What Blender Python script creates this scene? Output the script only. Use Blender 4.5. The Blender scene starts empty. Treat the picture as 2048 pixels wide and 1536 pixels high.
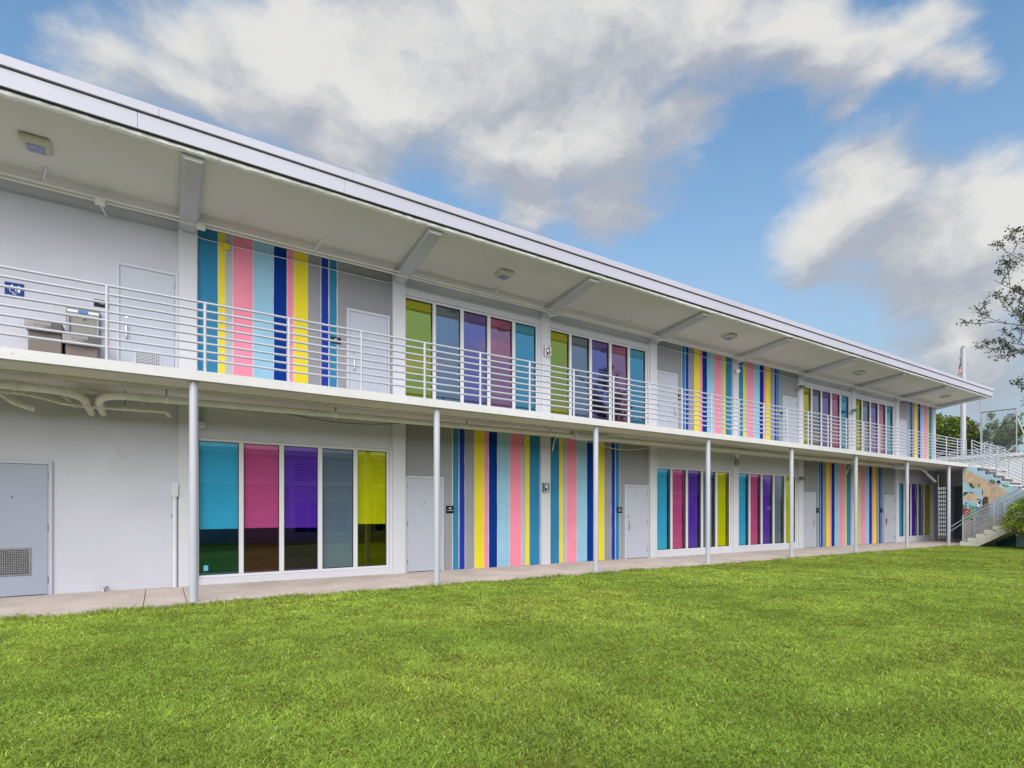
import bpy, bmesh, math, random
import numpy as np
from mathutils import Vector, Matrix
random.seed(7); RNG = np.random.default_rng(7)
R = math.radians
scene = bpy.context.scene
col = scene.collection

# ------------------------------------------------------------------ camera
F_PX, U_VP, HZ, CAM_D, CAM_H = 1092., 2714., 1022., 11.79, 1.44      # in pixels of a 2048x1536 picture; metres
YAW = math.atan2(U_VP - 1024, F_PX); CA, SA = math.cos(YAW), math.sin(YAW)
cam = bpy.data.cameras.new('camera'); camo = bpy.data.objects.new('camera', cam); col.objects.link(camo)
camo.location = (0, -CAM_D, CAM_H)
camo.rotation_euler = (R(90), 0, -math.atan2(CA, SA))
cam.sensor_width = 36; cam.lens = F_PX / 2048 * 36; cam.shift_y = (HZ - 768) / 2048
cam.clip_end = 2000; cam.clip_start = .05
scene.camera = camo
scene.render.resolution_x, scene.render.resolution_y = 1024, 768

def X_(u, y=0.):                       # X of a pixel column on the vertical plane Y = y
    k = (u - 1024) / F_PX; return (CAM_D + y) * (CA + k * SA) / (SA - k * CA)
def Z_(u, v, y=0.):
    k = (u - 1024) / F_PX; return CAM_H + (HZ - v) * (CAM_D + y) / (SA - k * CA) / F_PX
def onx(u, v, x0):                     # (Y, Z) of a pixel on the vertical plane X = x0
    k = (u - 1024) / F_PX; t = x0 / (CA + k * SA); return -CAM_D + t * (SA - k * CA), CAM_H + (HZ - v) * t / F_PX
def at(u, v, d):                       # world point of a pixel at depth d
    k = (u - 1024) / F_PX
    return Vector((d * (CA + k * SA), -CAM_D + d * (SA - k * CA), CAM_H + (HZ - v) * d / F_PX))
def vdir(u, v):
    return (at(u, v, 1) - Vector((0, -CAM_D, CAM_H))).normalized()

# ------------------------------------------------------------------ light
EXPOSURE = 1.6
SUN_EL, SUN_AZ_VEC = 37, (-.60, -1.)               # the sun stands behind the camera, to its left, behind thin cloud
sun = bpy.data.lights.new('sun', 'SUN'); suno = bpy.data.objects.new('sun', sun); col.objects.link(suno)
sun.energy = 1.5; sun.angle = R(68); sun.color = (1., .96, .9)
az = Vector(SUN_AZ_VEC).normalized()
sdir = Vector((az.x * math.cos(R(SUN_EL)), az.y * math.cos(R(SUN_EL)), math.sin(R(SUN_EL))))
suno.rotation_euler = sdir.to_track_quat('Z', 'Y').to_euler()
suno.location = (0, -20, 30)
vs = scene.view_settings
vs.view_transform = 'Standard'; vs.look = 'None'; vs.gamma = 1; vs.use_curve_mapping = False; vs.exposure = EXPOSURE

world = bpy.data.worlds.new('World'); scene.world = world; world.use_nodes = True
def build_world():
    nt = world.node_tree; nt.nodes.clear(); N = nt.nodes; L = nt.links.new
    def node(t, **kw):
        n = N.new(t)
        for k, v in kw.items(): setattr(n, k, v)
        return n
    def put(sock, v):
        if hasattr(v, 'links') or isinstance(v, bpy.types.NodeSocket): L(v, sock)
        else: sock.default_value = v
    def m(op, a, b=None, c=None, clamp=False):
        n = node('ShaderNodeMath', operation=op); n.use_clamp = clamp
        put(n.inputs[0], a)
        if b is not None: put(n.inputs[1], b)
        if c is not None: put(n.inputs[2], c)
        return n.outputs[0]
    def vm(op, a, b=None, scale=None):
        n = node('ShaderNodeVectorMath', operation=op); put(n.inputs[0], a)
        if b is not None: put(n.inputs[1], b)
        if scale is not None: n.inputs['Scale'].default_value = scale
        return n.outputs['Value'] if op in ('DISTANCE', 'DOT_PRODUCT', 'LENGTH') else n.outputs[0]
    def noise(vec, scale, detail, rough=.55, colour=False):
        n = node('ShaderNodeTexNoise'); put(n.inputs['Vector'], vec)
        n.inputs['Scale'].default_value = scale; n.inputs['Detail'].default_value = detail; n.inputs['Roughness'].default_value = rough
        return n.outputs['Color'] if colour else n.outputs[0]
    def ramp(v, lo, hi):
        n = node('ShaderNodeMapRange', interpolation_type='SMOOTHSTEP'); put(n.inputs[0], v)
        n.inputs[1].default_value = lo; n.inputs[2].default_value = hi
        return n.outputs[0]
    def mix(f, a, b):
        n = node('ShaderNodeMix', data_type='RGBA'); put(n.inputs[0], f); put(n.inputs[6], a); put(n.inputs[7], b); return n.outputs[2]
    sky = node('ShaderNodeTexSky', sky_type='NISHITA'); sky.sun_disc = False
    sky.sun_elevation = R(SUN_EL); sky.sun_rotation = math.atan2(sdir.x, sdir.y)
    sky.air_density = 1.1; sky.dust_density = 1.2; sky.ozone_density = 1.4
    d = node('ShaderNodeTexCoord').outputs['Generated']
    d2 = vm('MULTIPLY', d, (1., 1., 1.9))
    w1 = vm('SCALE', vm('SUBTRACT', noise(d2, 2.6, 2, .5, True), (.5, .5, .5)), scale=.20)
    w2 = vm('SCALE', vm('SUBTRACT', noise(d2, 8., 5, .58, True), (.5, .5, .5)), scale=.10)
    FLAT = (1., 1., 1.25)
    dw = vm('ADD', vm('ADD', d, w1), w2)
    dn = vm('MULTIPLY', dw, (1., 1., 1.9))
    # the cumulus banks in view: puffs by direction (centre and angular radius measured in the photograph)
    puffs = [(270, 215, 130), (400, 140, 165), (580, 150, 190), (780, 120, 230), (1000, 100, 250), (1200, 60, 200), (1010, 250, 160),
             (1200, 265, 165), (1350, 250, 110), (700, 280, 150), (1400, 20, 170), (1570, 40, 150), (1650, 130, 110), (1740, 180, 90),
             (1850, 80, 140), (1900, 150, 95), (1700, 440, 150), (1630, 520, 120), (1830, 500, 160), (2000, 450, 140),
             (1850, 575, 110), (2040, 560, 140), (2180, 480, 190), (1190, 415, 90), (1060, 395, 90), (1950, 700, 150), (560, 0, 70)]
    def bank(vec):
        acc = None; vf = vm('MULTIPLY', vec, FLAT)
        for (u, v, r) in puffs:
            cdir = vdir(u, v); rr = ((vdir(u + r, v) - cdir).length + (vdir(u, v - r) - cdir).length) * .54
            val = m('MULTIPLY_ADD', vm('DISTANCE', vf, (cdir.x, cdir.y, cdir.z * 1.25)), -1. / rr, 1.)
            if acc is None: acc = val
            else:
                n = node('ShaderNodeMath', operation='SMOOTH_MAX'); put(n.inputs[0], acc); put(n.inputs[1], val); n.inputs[2].default_value = .3; acc = n.outputs[0]
        return m('MAXIMUM', acc, -.7)
    acc = bank(dw); acc_up = bank(vm('ADD', dw, (-.03, -.02, .075)))
    # the rest of the sky carries the same broken cloud
    gen = m('MULTIPLY_ADD', noise(dn, 3.2, 5, .52), 5.6, -2.7)
    gen_up = m('MULTIPLY_ADD', noise(vm('ADD', dn, (-.03, -.02, .14)), 3.2, 5, .52), 5.6, -2.7)
    inview = ramp(vm('DOT_PRODUCT', d, tuple(vdir(1150, 420))), .62, .78)
    def fmix(a_, b_):
        n = node('ShaderNodeMix', data_type='FLOAT'); put(n.inputs[0], inview); put(n.inputs[2], a_); put(n.inputs[3], b_); return n.outputs[0]
    dens = fmix(gen, acc); dens_up = fmix(gen_up, acc_up)
    fine = noise(vm('ADD', d2, w1), 6.5, 10, .6)
    dens = m('ADD', dens, m('MULTIPLY_ADD', fine, 1.15, -.575))
    alpha = ramp(dens, -.34, .48)
    # sunny tops against grey bases: is there more cloud towards the light or less?
    relief = m('SUBTRACT', noise(dn, 4.5, 6, .55), noise(vm('ADD', dn, (-.02, -.01, .08)), 4.5, 6, .55))
    lit = m('MULTIPLY_ADD', m('SUBTRACT', dens, dens_up), .5, .43)
    shade = ramp(m('ADD', m('MULTIPLY_ADD', relief, 1.7, 0.), lit), .15, .95)
    cloud = mix(shade, CLOUD_DARK, CLOUD_LIGHT)
    # thin high veil that greys the lower sky
    sep = node('ShaderNodeSeparateXYZ'); L(d, sep.inputs[0])
    low = ramp(sep.outputs[2], .62, .03)
    skyc = vm('SCALE', sky.outputs[0], scale=SKY_STRENGTH)
    skyc = vm('MULTIPLY', skyc, SKY_TINT)
    skyc = mix(m('MULTIPLY', low, .9), skyc, HAZE_COL)
    base = mix(m('MULTIPLY', alpha, .96), skyc, cloud)
    bg = node('ShaderNodeBackground'); L(base, bg.inputs[0]); bg.inputs[1].default_value = 1.
    out = node('ShaderNodeOutputWorld'); L(bg.outputs[0], out.inputs[0])
SKY_STRENGTH = .080
SKY_TINT = (.66, .82, .85)
CLOUD_LIGHT = (.262, .258, .248, 1); CLOUD_DARK = (.140, .149, .170, 1); HAZE_COL = (.126, .159, .194, 1)
build_world()
scene.render.engine = 'CYCLES'
cy = scene.cycles
cy.max_bounces = 10; cy.diffuse_bounces = 4; cy.glossy_bounces = 4; cy.transparent_max_bounces = 16; cy.transmission_bounces = 6
cy.caustics_reflective = False; cy.caustics_refractive = False

# ------------------------------------------------------------------ helpers
class MB:
    def __init__(s): s.v, s.f, s.mi = [], [], []
    def quadbox(s, pts):                       # 8 points: bottom ring then top ring
        b = len(s.v); s.v += [tuple(p) for p in pts]
        s.f += [tuple(b + i for i in q) for q in ((3,2,1,0),(4,5,6,7),(0,1,5,4),(1,2,6,5),(2,3,7,6),(3,0,4,7))]; return s
    def box(s, x0, x1, y0, y1, z0, z1):
        return s.quadbox([(x0,y0,z0),(x1,y0,z0),(x1,y1,z0),(x0,y1,z0),(x0,y0,z1),(x1,y0,z1),(x1,y1,z1),(x0,y1,z1)])
    def bbox(s, x0, x1, y0, y1, z0, z1, c=.01):   # box with chamfered edges
        bm = bmesh.new(); bmesh.ops.create_cube(bm, size=1)
        for v in bm.verts: v.co = Vector((x0 + (v.co.x + .5) * (x1 - x0), y0 + (v.co.y + .5) * (y1 - y0), z0 + (v.co.z + .5) * (z1 - z0)))
        bmesh.ops.bevel(bm, geom=bm.edges[:], offset=c, segments=1, affect='EDGES')
        return s.addbm(bm)
    def addbm(s, bm):
        bm.normal_update()
        b = len(s.v); bm.verts.index_update()
        s.v += [tuple(v.co) for v in bm.verts]; s.f += [tuple(b + v.index for v in f.verts) for f in bm.faces]; bm.free(); return s
    def prism(s, poly, a, b, axis='x'):        # polygon of 2-D points extruded from a to b along axis
        n = len(poly); o = len(s.v)
        def P(p, t):
            return {'x': (t, p[0], p[1]), 'y': (p[0], t, p[1]), 'z': (p[0], p[1], t)}[axis]
        s.v += [P(p, a) for p in poly] + [P(p, b) for p in poly]
        s.f += [tuple(o + i for i in range(n))[::-1], tuple(o + n + i for i in range(n))]
        s.f += [(o + i, o + (i + 1) % n, o + n + (i + 1) % n, o + n + i) for i in range(n)]
        return s
    def tube(s, pts, r, n=8, cap=True):
        pts = [Vector(p) for p in pts]; rs = r if isinstance(r, (list, tuple)) else [r] * len(pts)
        o = len(s.v); prev = None
        for i, p in enumerate(pts):
            t = (pts[min(i + 1, len(pts) - 1)] - pts[max(i - 1, 0)]).normalized()
            if prev is None:
                a = Vector((0, 0, 1)) if abs(t.z) < .9 else Vector((1, 0, 0)); nx = t.cross(a).normalized()
            else: nx = (prev - t * prev.dot(t)).normalized()
            prev = nx; ny = t.cross(nx)
            for k in range(n):
                an = 2 * math.pi * k / n; s.v.append(tuple(p + (nx * math.cos(an) + ny * math.sin(an)) * rs[i]))
        for i in range(len(pts) - 1):
            for k in range(n):
                k2 = (k + 1) % n; s.f.append((o + i*n + k, o + i*n + k2, o + (i+1)*n + k2, o + (i+1)*n + k))
        if cap:
            s.f.append(tuple(o + k for k in range(n))[::-1]); s.f.append(tuple(o + (len(pts)-1)*n + k for k in range(n)))
        return s
    def disc(s, c, r, axis='y', depth=.02, n=20):
        c = Vector(c); d = {'x': Vector((1,0,0)), 'y': Vector((0,1,0)), 'z': Vector((0,0,1))}[axis] * depth
        return s.tube([c - d * .5, c + d * .5], r, n)
    def build(s, name, mat, parent=None, smooth=False, recalc=True):
        me = bpy.data.meshes.new(name); me.from_pydata(s.v, [], s.f); me.validate(); me.update()
        if recalc:
            bm = bmesh.new(); bm.from_mesh(me); bmesh.ops.recalc_face_normals(bm, faces=bm.faces); bm.to_mesh(me); bm.free()
        o = bpy.data.objects.new(name, me); col.objects.link(o)
        me.materials.append(mat)
        if smooth:
            me.shade_smooth()
            try: me.set_sharp_from_angle(angle=R(42))
            except Exception: pass
        if parent: o.parent = parent
        return o
def bx(name, mat, parent, *a): return MB().box(*a).build(name, mat, parent)
def empty(name, label, cat, group=None, loc=(0, 0, 0)):
    o = bpy.data.objects.new(name, None); col.objects.link(o); o.empty_display_size = .2
    o.location = (0, 0, 0)
    return tag(o, label, cat, group)
def tag(o, label, cat=None, group=None, kind=None):
    o['label'] = label
    if cat: o['category'] = cat
    if group: o['group'] = group
    if kind: o['kind'] = kind
    return o
def struct(o): o['kind'] = 'structure'; return o
def arc(c, r, a0, a1, u, w, n=8):            # arc in the plane spanned by u, w
    c, u, w = Vector(c), Vector(u), Vector(w)
    return [c + (u * math.cos(a0 + (a1 - a0) * i / n) + w * math.sin(a0 + (a1 - a0) * i / n)) * r for i in range(n + 1)]

# ------------------------------------------------------------------ materials
MATS = {}
def mat(name, c, rough=.6, var=.06, vscale=1.2, bump=.0, bscale=60., metal=0., spec=.5, spots=0., spot_c=(.12, .11, .09), streak=0., spotscale=9.):
    if name in MATS: return MATS[name]
    ma = bpy.data.materials.new(name); ma.use_nodes = True; nt = ma.node_tree; N = nt.nodes; L = nt.links.new
    b = N['Principled BSDF']; b.inputs['Roughness'].default_value = rough; b.inputs['Metallic'].default_value = metal
    b.inputs['Specular IOR Level'].default_value = spec
    geo = N.new('ShaderNodeNewGeometry'); pos = geo.outputs['Position']
    def noise(sc, det, vec=pos):
        n = N.new('ShaderNodeTexNoise'); L(vec, n.inputs['Vector']); n.inputs['Scale'].default_value = sc; n.inputs['Detail'].default_value = det; return n.outputs[0]
    def mr(v, a, bb, c0, c1):
        n = N.new('ShaderNodeMapRange'); L(v, n.inputs[0]); n.inputs[1].default_value = a; n.inputs[2].default_value = bb; n.inputs[3].default_value = c0; n.inputs[4].default_value = c1; return n.outputs[0]
    hsv = N.new('ShaderNodeHueSaturation'); hsv.inputs['Color'].default_value = (*c, 1)
    L(mr(noise(vscale, 6), .3, .7, 1 - var, 1 + var), hsv.inputs['Value'])
    outc = hsv.outputs[0]
    def mixc(f, a, cc):
        n = N.new('ShaderNodeMix'); n.data_type = 'RGBA'; L(f, n.inputs[0]); L(a, n.inputs[6]); n.inputs[7].default_value = (*cc, 1); return n.outputs[2]
    if spots:
        f = mr(noise(spotscale, 9), .60, .68, 0, spots)
        g = mr(noise(.9, 3), .45, .62, 0, 1)
        mm = N.new('ShaderNodeMath'); mm.operation = 'MULTIPLY'; L(f, mm.inputs[0]); L(g, mm.inputs[1])
        outc = mixc(mm.outputs[0], outc, spot_c)
    if streak:
        mp = N.new('ShaderNodeMapping'); L(pos, mp.inputs[0]); mp.inputs['Scale'].default_value = (7, 7, .35)
        f = mr(noise(1.5, 6, mp.outputs[0]), .5, .8, 0, streak)
        outc = mixc(f, outc, tuple(x * .55 for x in c))
    L(outc, b.inputs['Base Color'])
    if bump:
        bp = N.new('ShaderNodeBump'); bp.inputs['Strength'].default_value = bump; bp.inputs['Distance'].default_value = .004
        L(noise(bscale, 5), bp.inputs['Height']); L(bp.outputs[0], b.inputs['Normal'])
    rr = mr(noise(vscale * 2.3, 4), .3, .7, max(.02, rough - .08), min(1, rough + .08)); L(rr, b.inputs['Roughness'])
    MATS[name] = ma; return ma
def glass(name, tint, refl, base=.10, blend=.32):
    if name in MATS: return MATS[name]
    ma = bpy.data.materials.new(name); ma.use_nodes = True; nt = ma.node_tree; N = nt.nodes; L = nt.links.new; N.clear()
    tr = N.new('ShaderNodeBsdfTransparent'); tr.inputs[0].default_value = (*tint, 1)
    gl = N.new('ShaderNodeBsdfGlossy'); gl.inputs['Color'].default_value = (*refl, 1); gl.inputs['Roughness'].default_value = .0
    fc = N.new('ShaderNodeLayerWeight'); fc.inputs['Blend'].default_value = .5
    lw = N.new('ShaderNodeMath'); lw.operation = 'POWER'; L(fc.outputs['Facing'], lw.inputs[0]); lw.inputs[1].default_value = 5.   # Schlick, the same from both sides
    mm = N.new('ShaderNodeMath'); mm.operation = 'MULTIPLY_ADD'; mm.use_clamp = True; L(lw.outputs[0], mm.inputs[0]); mm.inputs[1].default_value = .9 - base * .5; mm.inputs[2].default_value = base + .05
    geo = N.new('ShaderNodeNewGeometry'); no = N.new('ShaderNodeTexNoise'); L(geo.outputs['Position'], no.inputs['Vector']); no.inputs['Scale'].default_value = 1.3; no.inputs['Detail'].default_value = 1
    bp = N.new('ShaderNodeBump'); bp.inputs['Strength'].default_value = .04; bp.inputs['Distance'].default_value = .02; L(no.outputs[0], bp.inputs['Height']); L(bp.outputs[0], gl.inputs['Normal'])
    mx = N.new('ShaderNodeMixShader'); L(mm.outputs[0], mx.inputs[0]); L(tr.outputs[0], mx.inputs[1]); L(gl.outputs[0], mx.inputs[2])
    o = N.new('ShaderNodeOutputMaterial'); L(mx.outputs[0], o.inputs[0])
    MATS[name] = ma; return ma

M_WALL   = mat('painted_plaster', (.55, .55, .63), .75, .05, .9, .3, 40, spots=.16, spot_c=(.36, .35, .36), spotscale=4)
M_PIL    = mat('pilaster_paint', (.615, .612, .67), .7, .04, .8, .2, 45, spots=.14, spot_c=(.36, .35, .34), spotscale=5)
M_GREY   = mat('grey_wall_paint', (.29, .29, .315), .8, .07, .8, .3, 40, spec=.15)
M_SOFFIT = mat('soffit_paint', (.68, .65, .585), .8, .05, .5, .15, 25, spots=.12, spot_c=(.35, .32, .26), spotscale=5)
M_SLABE  = mat('balcony_concrete', (.62, .60, .61), .7, .05, 1., .5, 30, spots=.4, spot_c=(.30, .28, .24), spotscale=15)
M_LIP    = mat('rough_concrete', (.88, .86, .87), .85, .10, 9., 1., 45, spots=.6, spot_c=(.20, .19, .17), spotscale=22)
M_FASCIA = mat('fascia_metal', (.49, .475, .565), .42, .05, .35, .0, metal=.0, spec=.4)
M_DARK   = mat('shadow_gap', (.012, .012, .016), .8)
M_BEAM   = mat('beam_paint', (.50, .50, .52), .7, .05, .9, .2, 40)
M_COLUMN = mat('column_paint', (.47, .475, .55), .38, .03, 1.5, .1, 50)
M_RAIL   = mat('rail_paint', (.455, .46, .535), .3, .05, 3., .1, 60, spots=.35, spot_c=(.35, .25, .18), spotscale=20)
M_DOOR   = mat('door_paint', (.455, .475, .565), .42, .025, .9, .05, 60, spots=.15, spotscale=6)
M_DOORF  = mat('door_frame_paint', (.52, .535, .61), .42, .03)
M_DOORB  = mat('blue_grey_door_paint', (.33, .36, .46), .42, .03, .9, .05, 60)
M_DOORBF = mat('blue_grey_frame_paint', (.46, .48, .57), .42, .03)
M_STEEL  = mat('satin_steel', (.62, .62, .66), .28, .05, 8., metal=1.)
M_HINGE  = mat('hinge_steel', (.30, .30, .33), .4, .05, 8., metal=.8)
M_FRAME  = mat('window_frame_white', (.68, .68, .72), .4, .02)
M_GASKET = mat('black_gasket', (.02, .02, .025), .6)
M_SHADE  = mat('roller_shade_fabric', (.88, .88, .86), .85, .03, 2.)
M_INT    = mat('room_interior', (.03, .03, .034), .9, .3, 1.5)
M_PAVE   = mat('pavement_concrete', (.52, .44, .40), .85, .14, 1.3, .6, 35, spots=.5, spot_c=(.22, .19, .16), spotscale=6)
M_PIPE   = mat('pipe_cream_paint', (.70, .68, .61), .55, .08, 4., .15, 40, spots=.4, spot_c=(.2, .18, .12), spotscale=14)
M_PIPEG  = mat('conduit_cream', (.82, .81, .74), .5, .05, 4.)
M_CONDW  = mat('conduit_grey_white', (.66, .67, .72), .5, .04, 4.)
M_LAMPH  = mat('lamp_housing', (.56, .55, .44), .5, .06, 6.)
M_LENS   = mat('lamp_lens', (.30, .31, .48), .25, .05, 8.)
M_BLACK  = mat('black_sign', (.010, .011, .018), .5, spec=.15)
M_BLUE   = mat('blue_sign', (.006, .045, .24), .5, spec=.15)
M_WHITE  = mat('sign_white', (.82, .82, .84), .5)
M_TAUPE  = mat('fountain_taupe', (.16, .122, .105), .45, .04, 3., metal=.0)
M_TAUPE2 = mat('fountain_basin', (.17, .15, .145), .36, .05, 3., metal=.3)
M_FGREY  = mat('fountain_grey', (.22, .21, .21), .4)
M_RED    = mat('alarm_red', (.20, .02, .03), .4)
M_STAIR  = mat('stair_concrete', (.82, .78, .69), .8, .08, 2., .6, 35, spots=.8, spot_c=(.12, .11, .08), spotscale=7)
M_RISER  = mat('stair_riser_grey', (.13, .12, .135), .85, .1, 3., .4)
M_TREAD  = mat('stair_tread', (.30, .27, .25), .85, .1, 2., .4)
M_WHITEB = mat('white_building', (.74, .74, .76), .7, .03)
STR = {'teal': (.034, .205, .375), 'yellow': (.76, .62, .035), 'silver': (.44, .445, .47), 'pink': (.84, .265, .375), 'sky': (.29, .52, .69),
       'navy': (.001, .033, .235), 'grey': (.29, .29, .315), 'indigo': (.018, .04, .32)}
M_STR = {k: mat('stripe_' + k, v, .75, .06, 1.4, .35, 42, spec=.12, streak=.10) for k, v in STR.items()}
M_SEAM = mat('stripe_seam_white', (.64, .64, .67), .7, .03)
TINT = {'blue': (.24, .74, .97), 'pink': (.84, .32, .58), 'purple': (.36, .20, .74), 'smoke': (.40, .48, .56), 'yellow': (.80, .83, .07)}
REFL = {'blue': (.30, .74, .95), 'pink': (.88, .42, .60), 'purple': (.52, .42, .82), 'smoke': (.56, .61, .72), 'yellow': (.86, .83, .18)}
M_GLASS = {k: glass('tinted_glass_' + k, TINT[k], REFL[k], .17) for k in TINT}
M_GLASSU = {k: glass('mirror_film_glass_' + k, TINT[k], REFL[k], .44) for k in TINT}
COLNAME = {'blue': 'blue tinted', 'pink': 'pink tinted', 'purple': 'purple tinted', 'smoke': 'smoky grey', 'yellow': 'yellow green tinted'}

# ------------------------------------------------------------------ levels
B, P1 = 4.13, .45
def PX(i): return P1 + B * (i - 1)
XL, XR = -9., 33.67                 # left end (outside the picture), right end of the upper storey
WY = .08                            # wall face
def pz(x): return .03 - .003 * x    # the paving falls gently to the right
SLAB_T, SLAB_B = 3.60, 3.45
DOOR_H = 2.225

# ================================================================== ground
def grid_sheet(name, x0, x1, y0, y1, nx, ny, zf, m):
    v = [(x0 + (x1 - x0) * i / nx, y0 + (y1 - y0) * j / ny) for j in range(ny + 1) for i in range(nx + 1)]
    mb = MB(); mb.v = [(x, y, zf(x, y)) for x, y in v]
    mb.f = [(j*(nx+1)+i, j*(nx+1)+i+1, (j+1)*(nx+1)+i+1, (j+1)*(nx+1)+i) for j in range(ny) for i in range(nx)]
    return mb.build(name, m, None, True)
def lawn_z(x, y):
    return pz(x) - .035 + .03 * math.sin(x * .55 + 1.) * math.sin(y * .7) * min(1., max(0., (-2.3 - y) / 2.))
def make_soil():
    ma = bpy.data.materials.new('turf_soil'); ma.use_nodes = True; nt = ma.node_tree; N = nt.nodes; L = nt.links.new
    b = N['Principled BSDF']; b.inputs['Roughness'].default_value = 1.; b.inputs['Specular IOR Level'].default_value = 0.
    geo = N.new('ShaderNodeNewGeometry'); n = N.new('ShaderNodeTexNoise'); L(geo.outputs['Position'], n.inputs['Vector']); n.inputs['Scale'].default_value = 14; n.inputs['Detail'].default_value = 8
    cr = N.new('ShaderNodeValToRGB'); L(n.outputs[0], cr.inputs[0])
    cr.color_ramp.elements[0].position = .35; cr.color_ramp.elements[0].color = (.08, .10, .018, 1)
    cr.color_ramp.elements[1].position = .7; cr.color_ramp.elements[1].color = (.20, .23, .04, 1)
    L(cr.outputs[0], b.inputs['Base Color']); return ma
M_SOIL = make_soil()
struct(bx('ground', M_SOIL, None, -600, 800, -600, 800, -.6, -.42))
LAWN_EDGE = -2.10
lawn = struct(grid_sheet('lawn', -30, 85, -15.3, LAWN_EDGE, 105, 40, lawn_z, M_SOIL))

pav = struct(bx('pavement', mat('pavement_bed', (.10, .09, .08), .9), None, -12, 38, LAWN_EDGE - .02, .5, -.40, -.10))
joints = [-12, -10.2, -8.4, -6.6, -4.8, -3.0, -1.62, -.2, .36, 2.0, 3.6, 5.2, 6.75, 8.35, 9.55, 11.1, 12.7, 14.3, 15.9, 17.5, 19.1, 20.7, 22.3, 23.9, 25.5, 27.1, 28.7, 30.3, 31.9, 33.5, 35.1, 36.7, 38]
for a, b_ in zip(joints[:-1], joints[1:]):
    g = .005; mb = MB(); x0, x1, y0, y1 = a + g, b_ - g, LAWN_EDGE - .015 + random.uniform(-.01, .01), .45
    dz = random.uniform(-.004, .004)
    mb.quadbox([(x0,y0,-.2),(x1,y0,-.2),(x1,y1,-.2),(x0,y1,-.2),(x0,y0,pz(x0)+dz),(x1,y0,pz(x1)+dz),(x1,y1,pz(x1)+dz+.012),(x0,y1,pz(x0)+dz+.012)])
    mb.build('paving_slab', M_PAVE, pav)

# ================================================================== the school building
bld = empty('school_building', 'white two-storey school wing with striped walls, tinted windows and an open balcony walkway', 'building')

# --- shell: interior, back, floors (dark rooms behind the tinted glass)
bx('back_wall', M_WALL, bld, XL, XR, 7.9, 8.1, -.3, 6.9)
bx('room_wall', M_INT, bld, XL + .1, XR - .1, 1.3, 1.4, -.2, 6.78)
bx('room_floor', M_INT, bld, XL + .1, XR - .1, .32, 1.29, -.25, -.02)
bx('end_wall', M_WALL, bld, XR - .16, XR - .01, .26, 7.88, SLAB_T, 6.86)
bx('side_wall', M_WALL, bld, XL, XL + .15, .26, 7.88, -.3, 6.86)

# --- roof
prof = [(-1.98, 7.0), (-1.98, 7.30), (8.4, 7.38), (8.4, 6.9), (.27, 6.80)]
MB().prism([(-1.96, 7.003), (-1.96, 7.29), (8.4, 7.36), (8.4, 6.98), (.27, 6.815)], XL, 34.28).build('roof_slab', M_SOFFIT, bld)
mb = MB(); nseg = 420; rj = RNG.normal(0, 1, nseg + 1); rj2 = np.convolve(RNG.normal(0, 1, nseg + 40), np.ones(25) / 25, 'same')[:nseg + 1]
for i in range(nseg + 1):
    x = XL + (34.27 - XL) * i / nseg
    zb = 6.985 - abs(rj[i]) * .006 - rj2[i] * .02
    mb.v += [(x, -2.05, 7.2), (x, -2.05 + rj[(i * 7) % nseg] * .003, 7.02 + rj[(i*3) % nseg] * .004), (x, -2.03 + rj[(i*5) % nseg] * .004, zb), (x, -1.94, zb + .006), (x, -1.93, 7.2)]
for i in range(nseg):
    for k in range(4): mb.f.append((i*5+k, i*5+k+1, (i+1)*5+k+1, (i+1)*5+k))
mb.build('eave_lip', M_LIP, bld)
def fascia_run(y, z0, z1, th, js, name):
    for a, b_ in zip(js[:-1], js[1:]):
        MB().bbox(a + .0012, b_ - .0012, y, y + th, z0, z1, .004).build(name, M_FASCIA, bld)
fj = [XL] + [X_(u, -2.09) for u in (275, 689, 985, 1206, 1378, 1515, 1626, 1716, 1794, 1861, 1917)] + [34.37]
cj = [XL] + [X_(u, -2.12) for u in (318, 706, 1008, 1230, 1400, 1530, 1640, 1730, 1806, 1875)] + [34.40]
fascia_run(-2.09, 7.05, 7.29, .03, fj, 'fascia_panel')
fascia_run(-2.12, 7.312, 7.45, .06, cj, 'roof_edge_cap')
bx('fascia_backing_shade', M_DARK, bld, XL, 34.33, -2.0595, -2.053, 7.022, 7.40)  # dark joint backing; lower strip is fascia shadow painted over the eave lip
bx('fascia_end_panel', M_FASCIA, bld, 34.342, 34.372, -2.058, 8.4, 7.05, 7.29)
bx('roof_end_cap', M_FASCIA, bld, 34.346, 34.405, -2.058, 8.4, 7.312, 7.45)
bx('roof_deck', mat('roof_gravel', (.5, .5, .5), .9), bld, XL, 34.34, -2.05, 8.4, 7.385, 7.42)
for i in range(-1, 10):                                      # cantilever beams
    x = PX(i) if i < 9 else PX(9) - .02
    if x < XL: continue
    w = .155; c = .04; mb = MB()
    secs = []
    for (y, zb, zt) in ((-1.925, 6.905, 7.06), (.2, 6.60, 6.86)):
        secs.append([(x-w, y, zt), (x-w, y, zb + c), (x-w+c, y, zb), (x+w-c, y, zb), (x+w, y, zb + c), (x+w, y, zt)])
    o = len(mb.v); mb.v += secs[0] + secs[1]
    mb.f += [tuple(range(6))[::-1], tuple(range(6, 12))] + [(k, (k+1) % 6, 6 + (k+1) % 6, 6 + k) for k in range(6)]
    mb.build('roof_beam', M_BEAM, bld)

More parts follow.
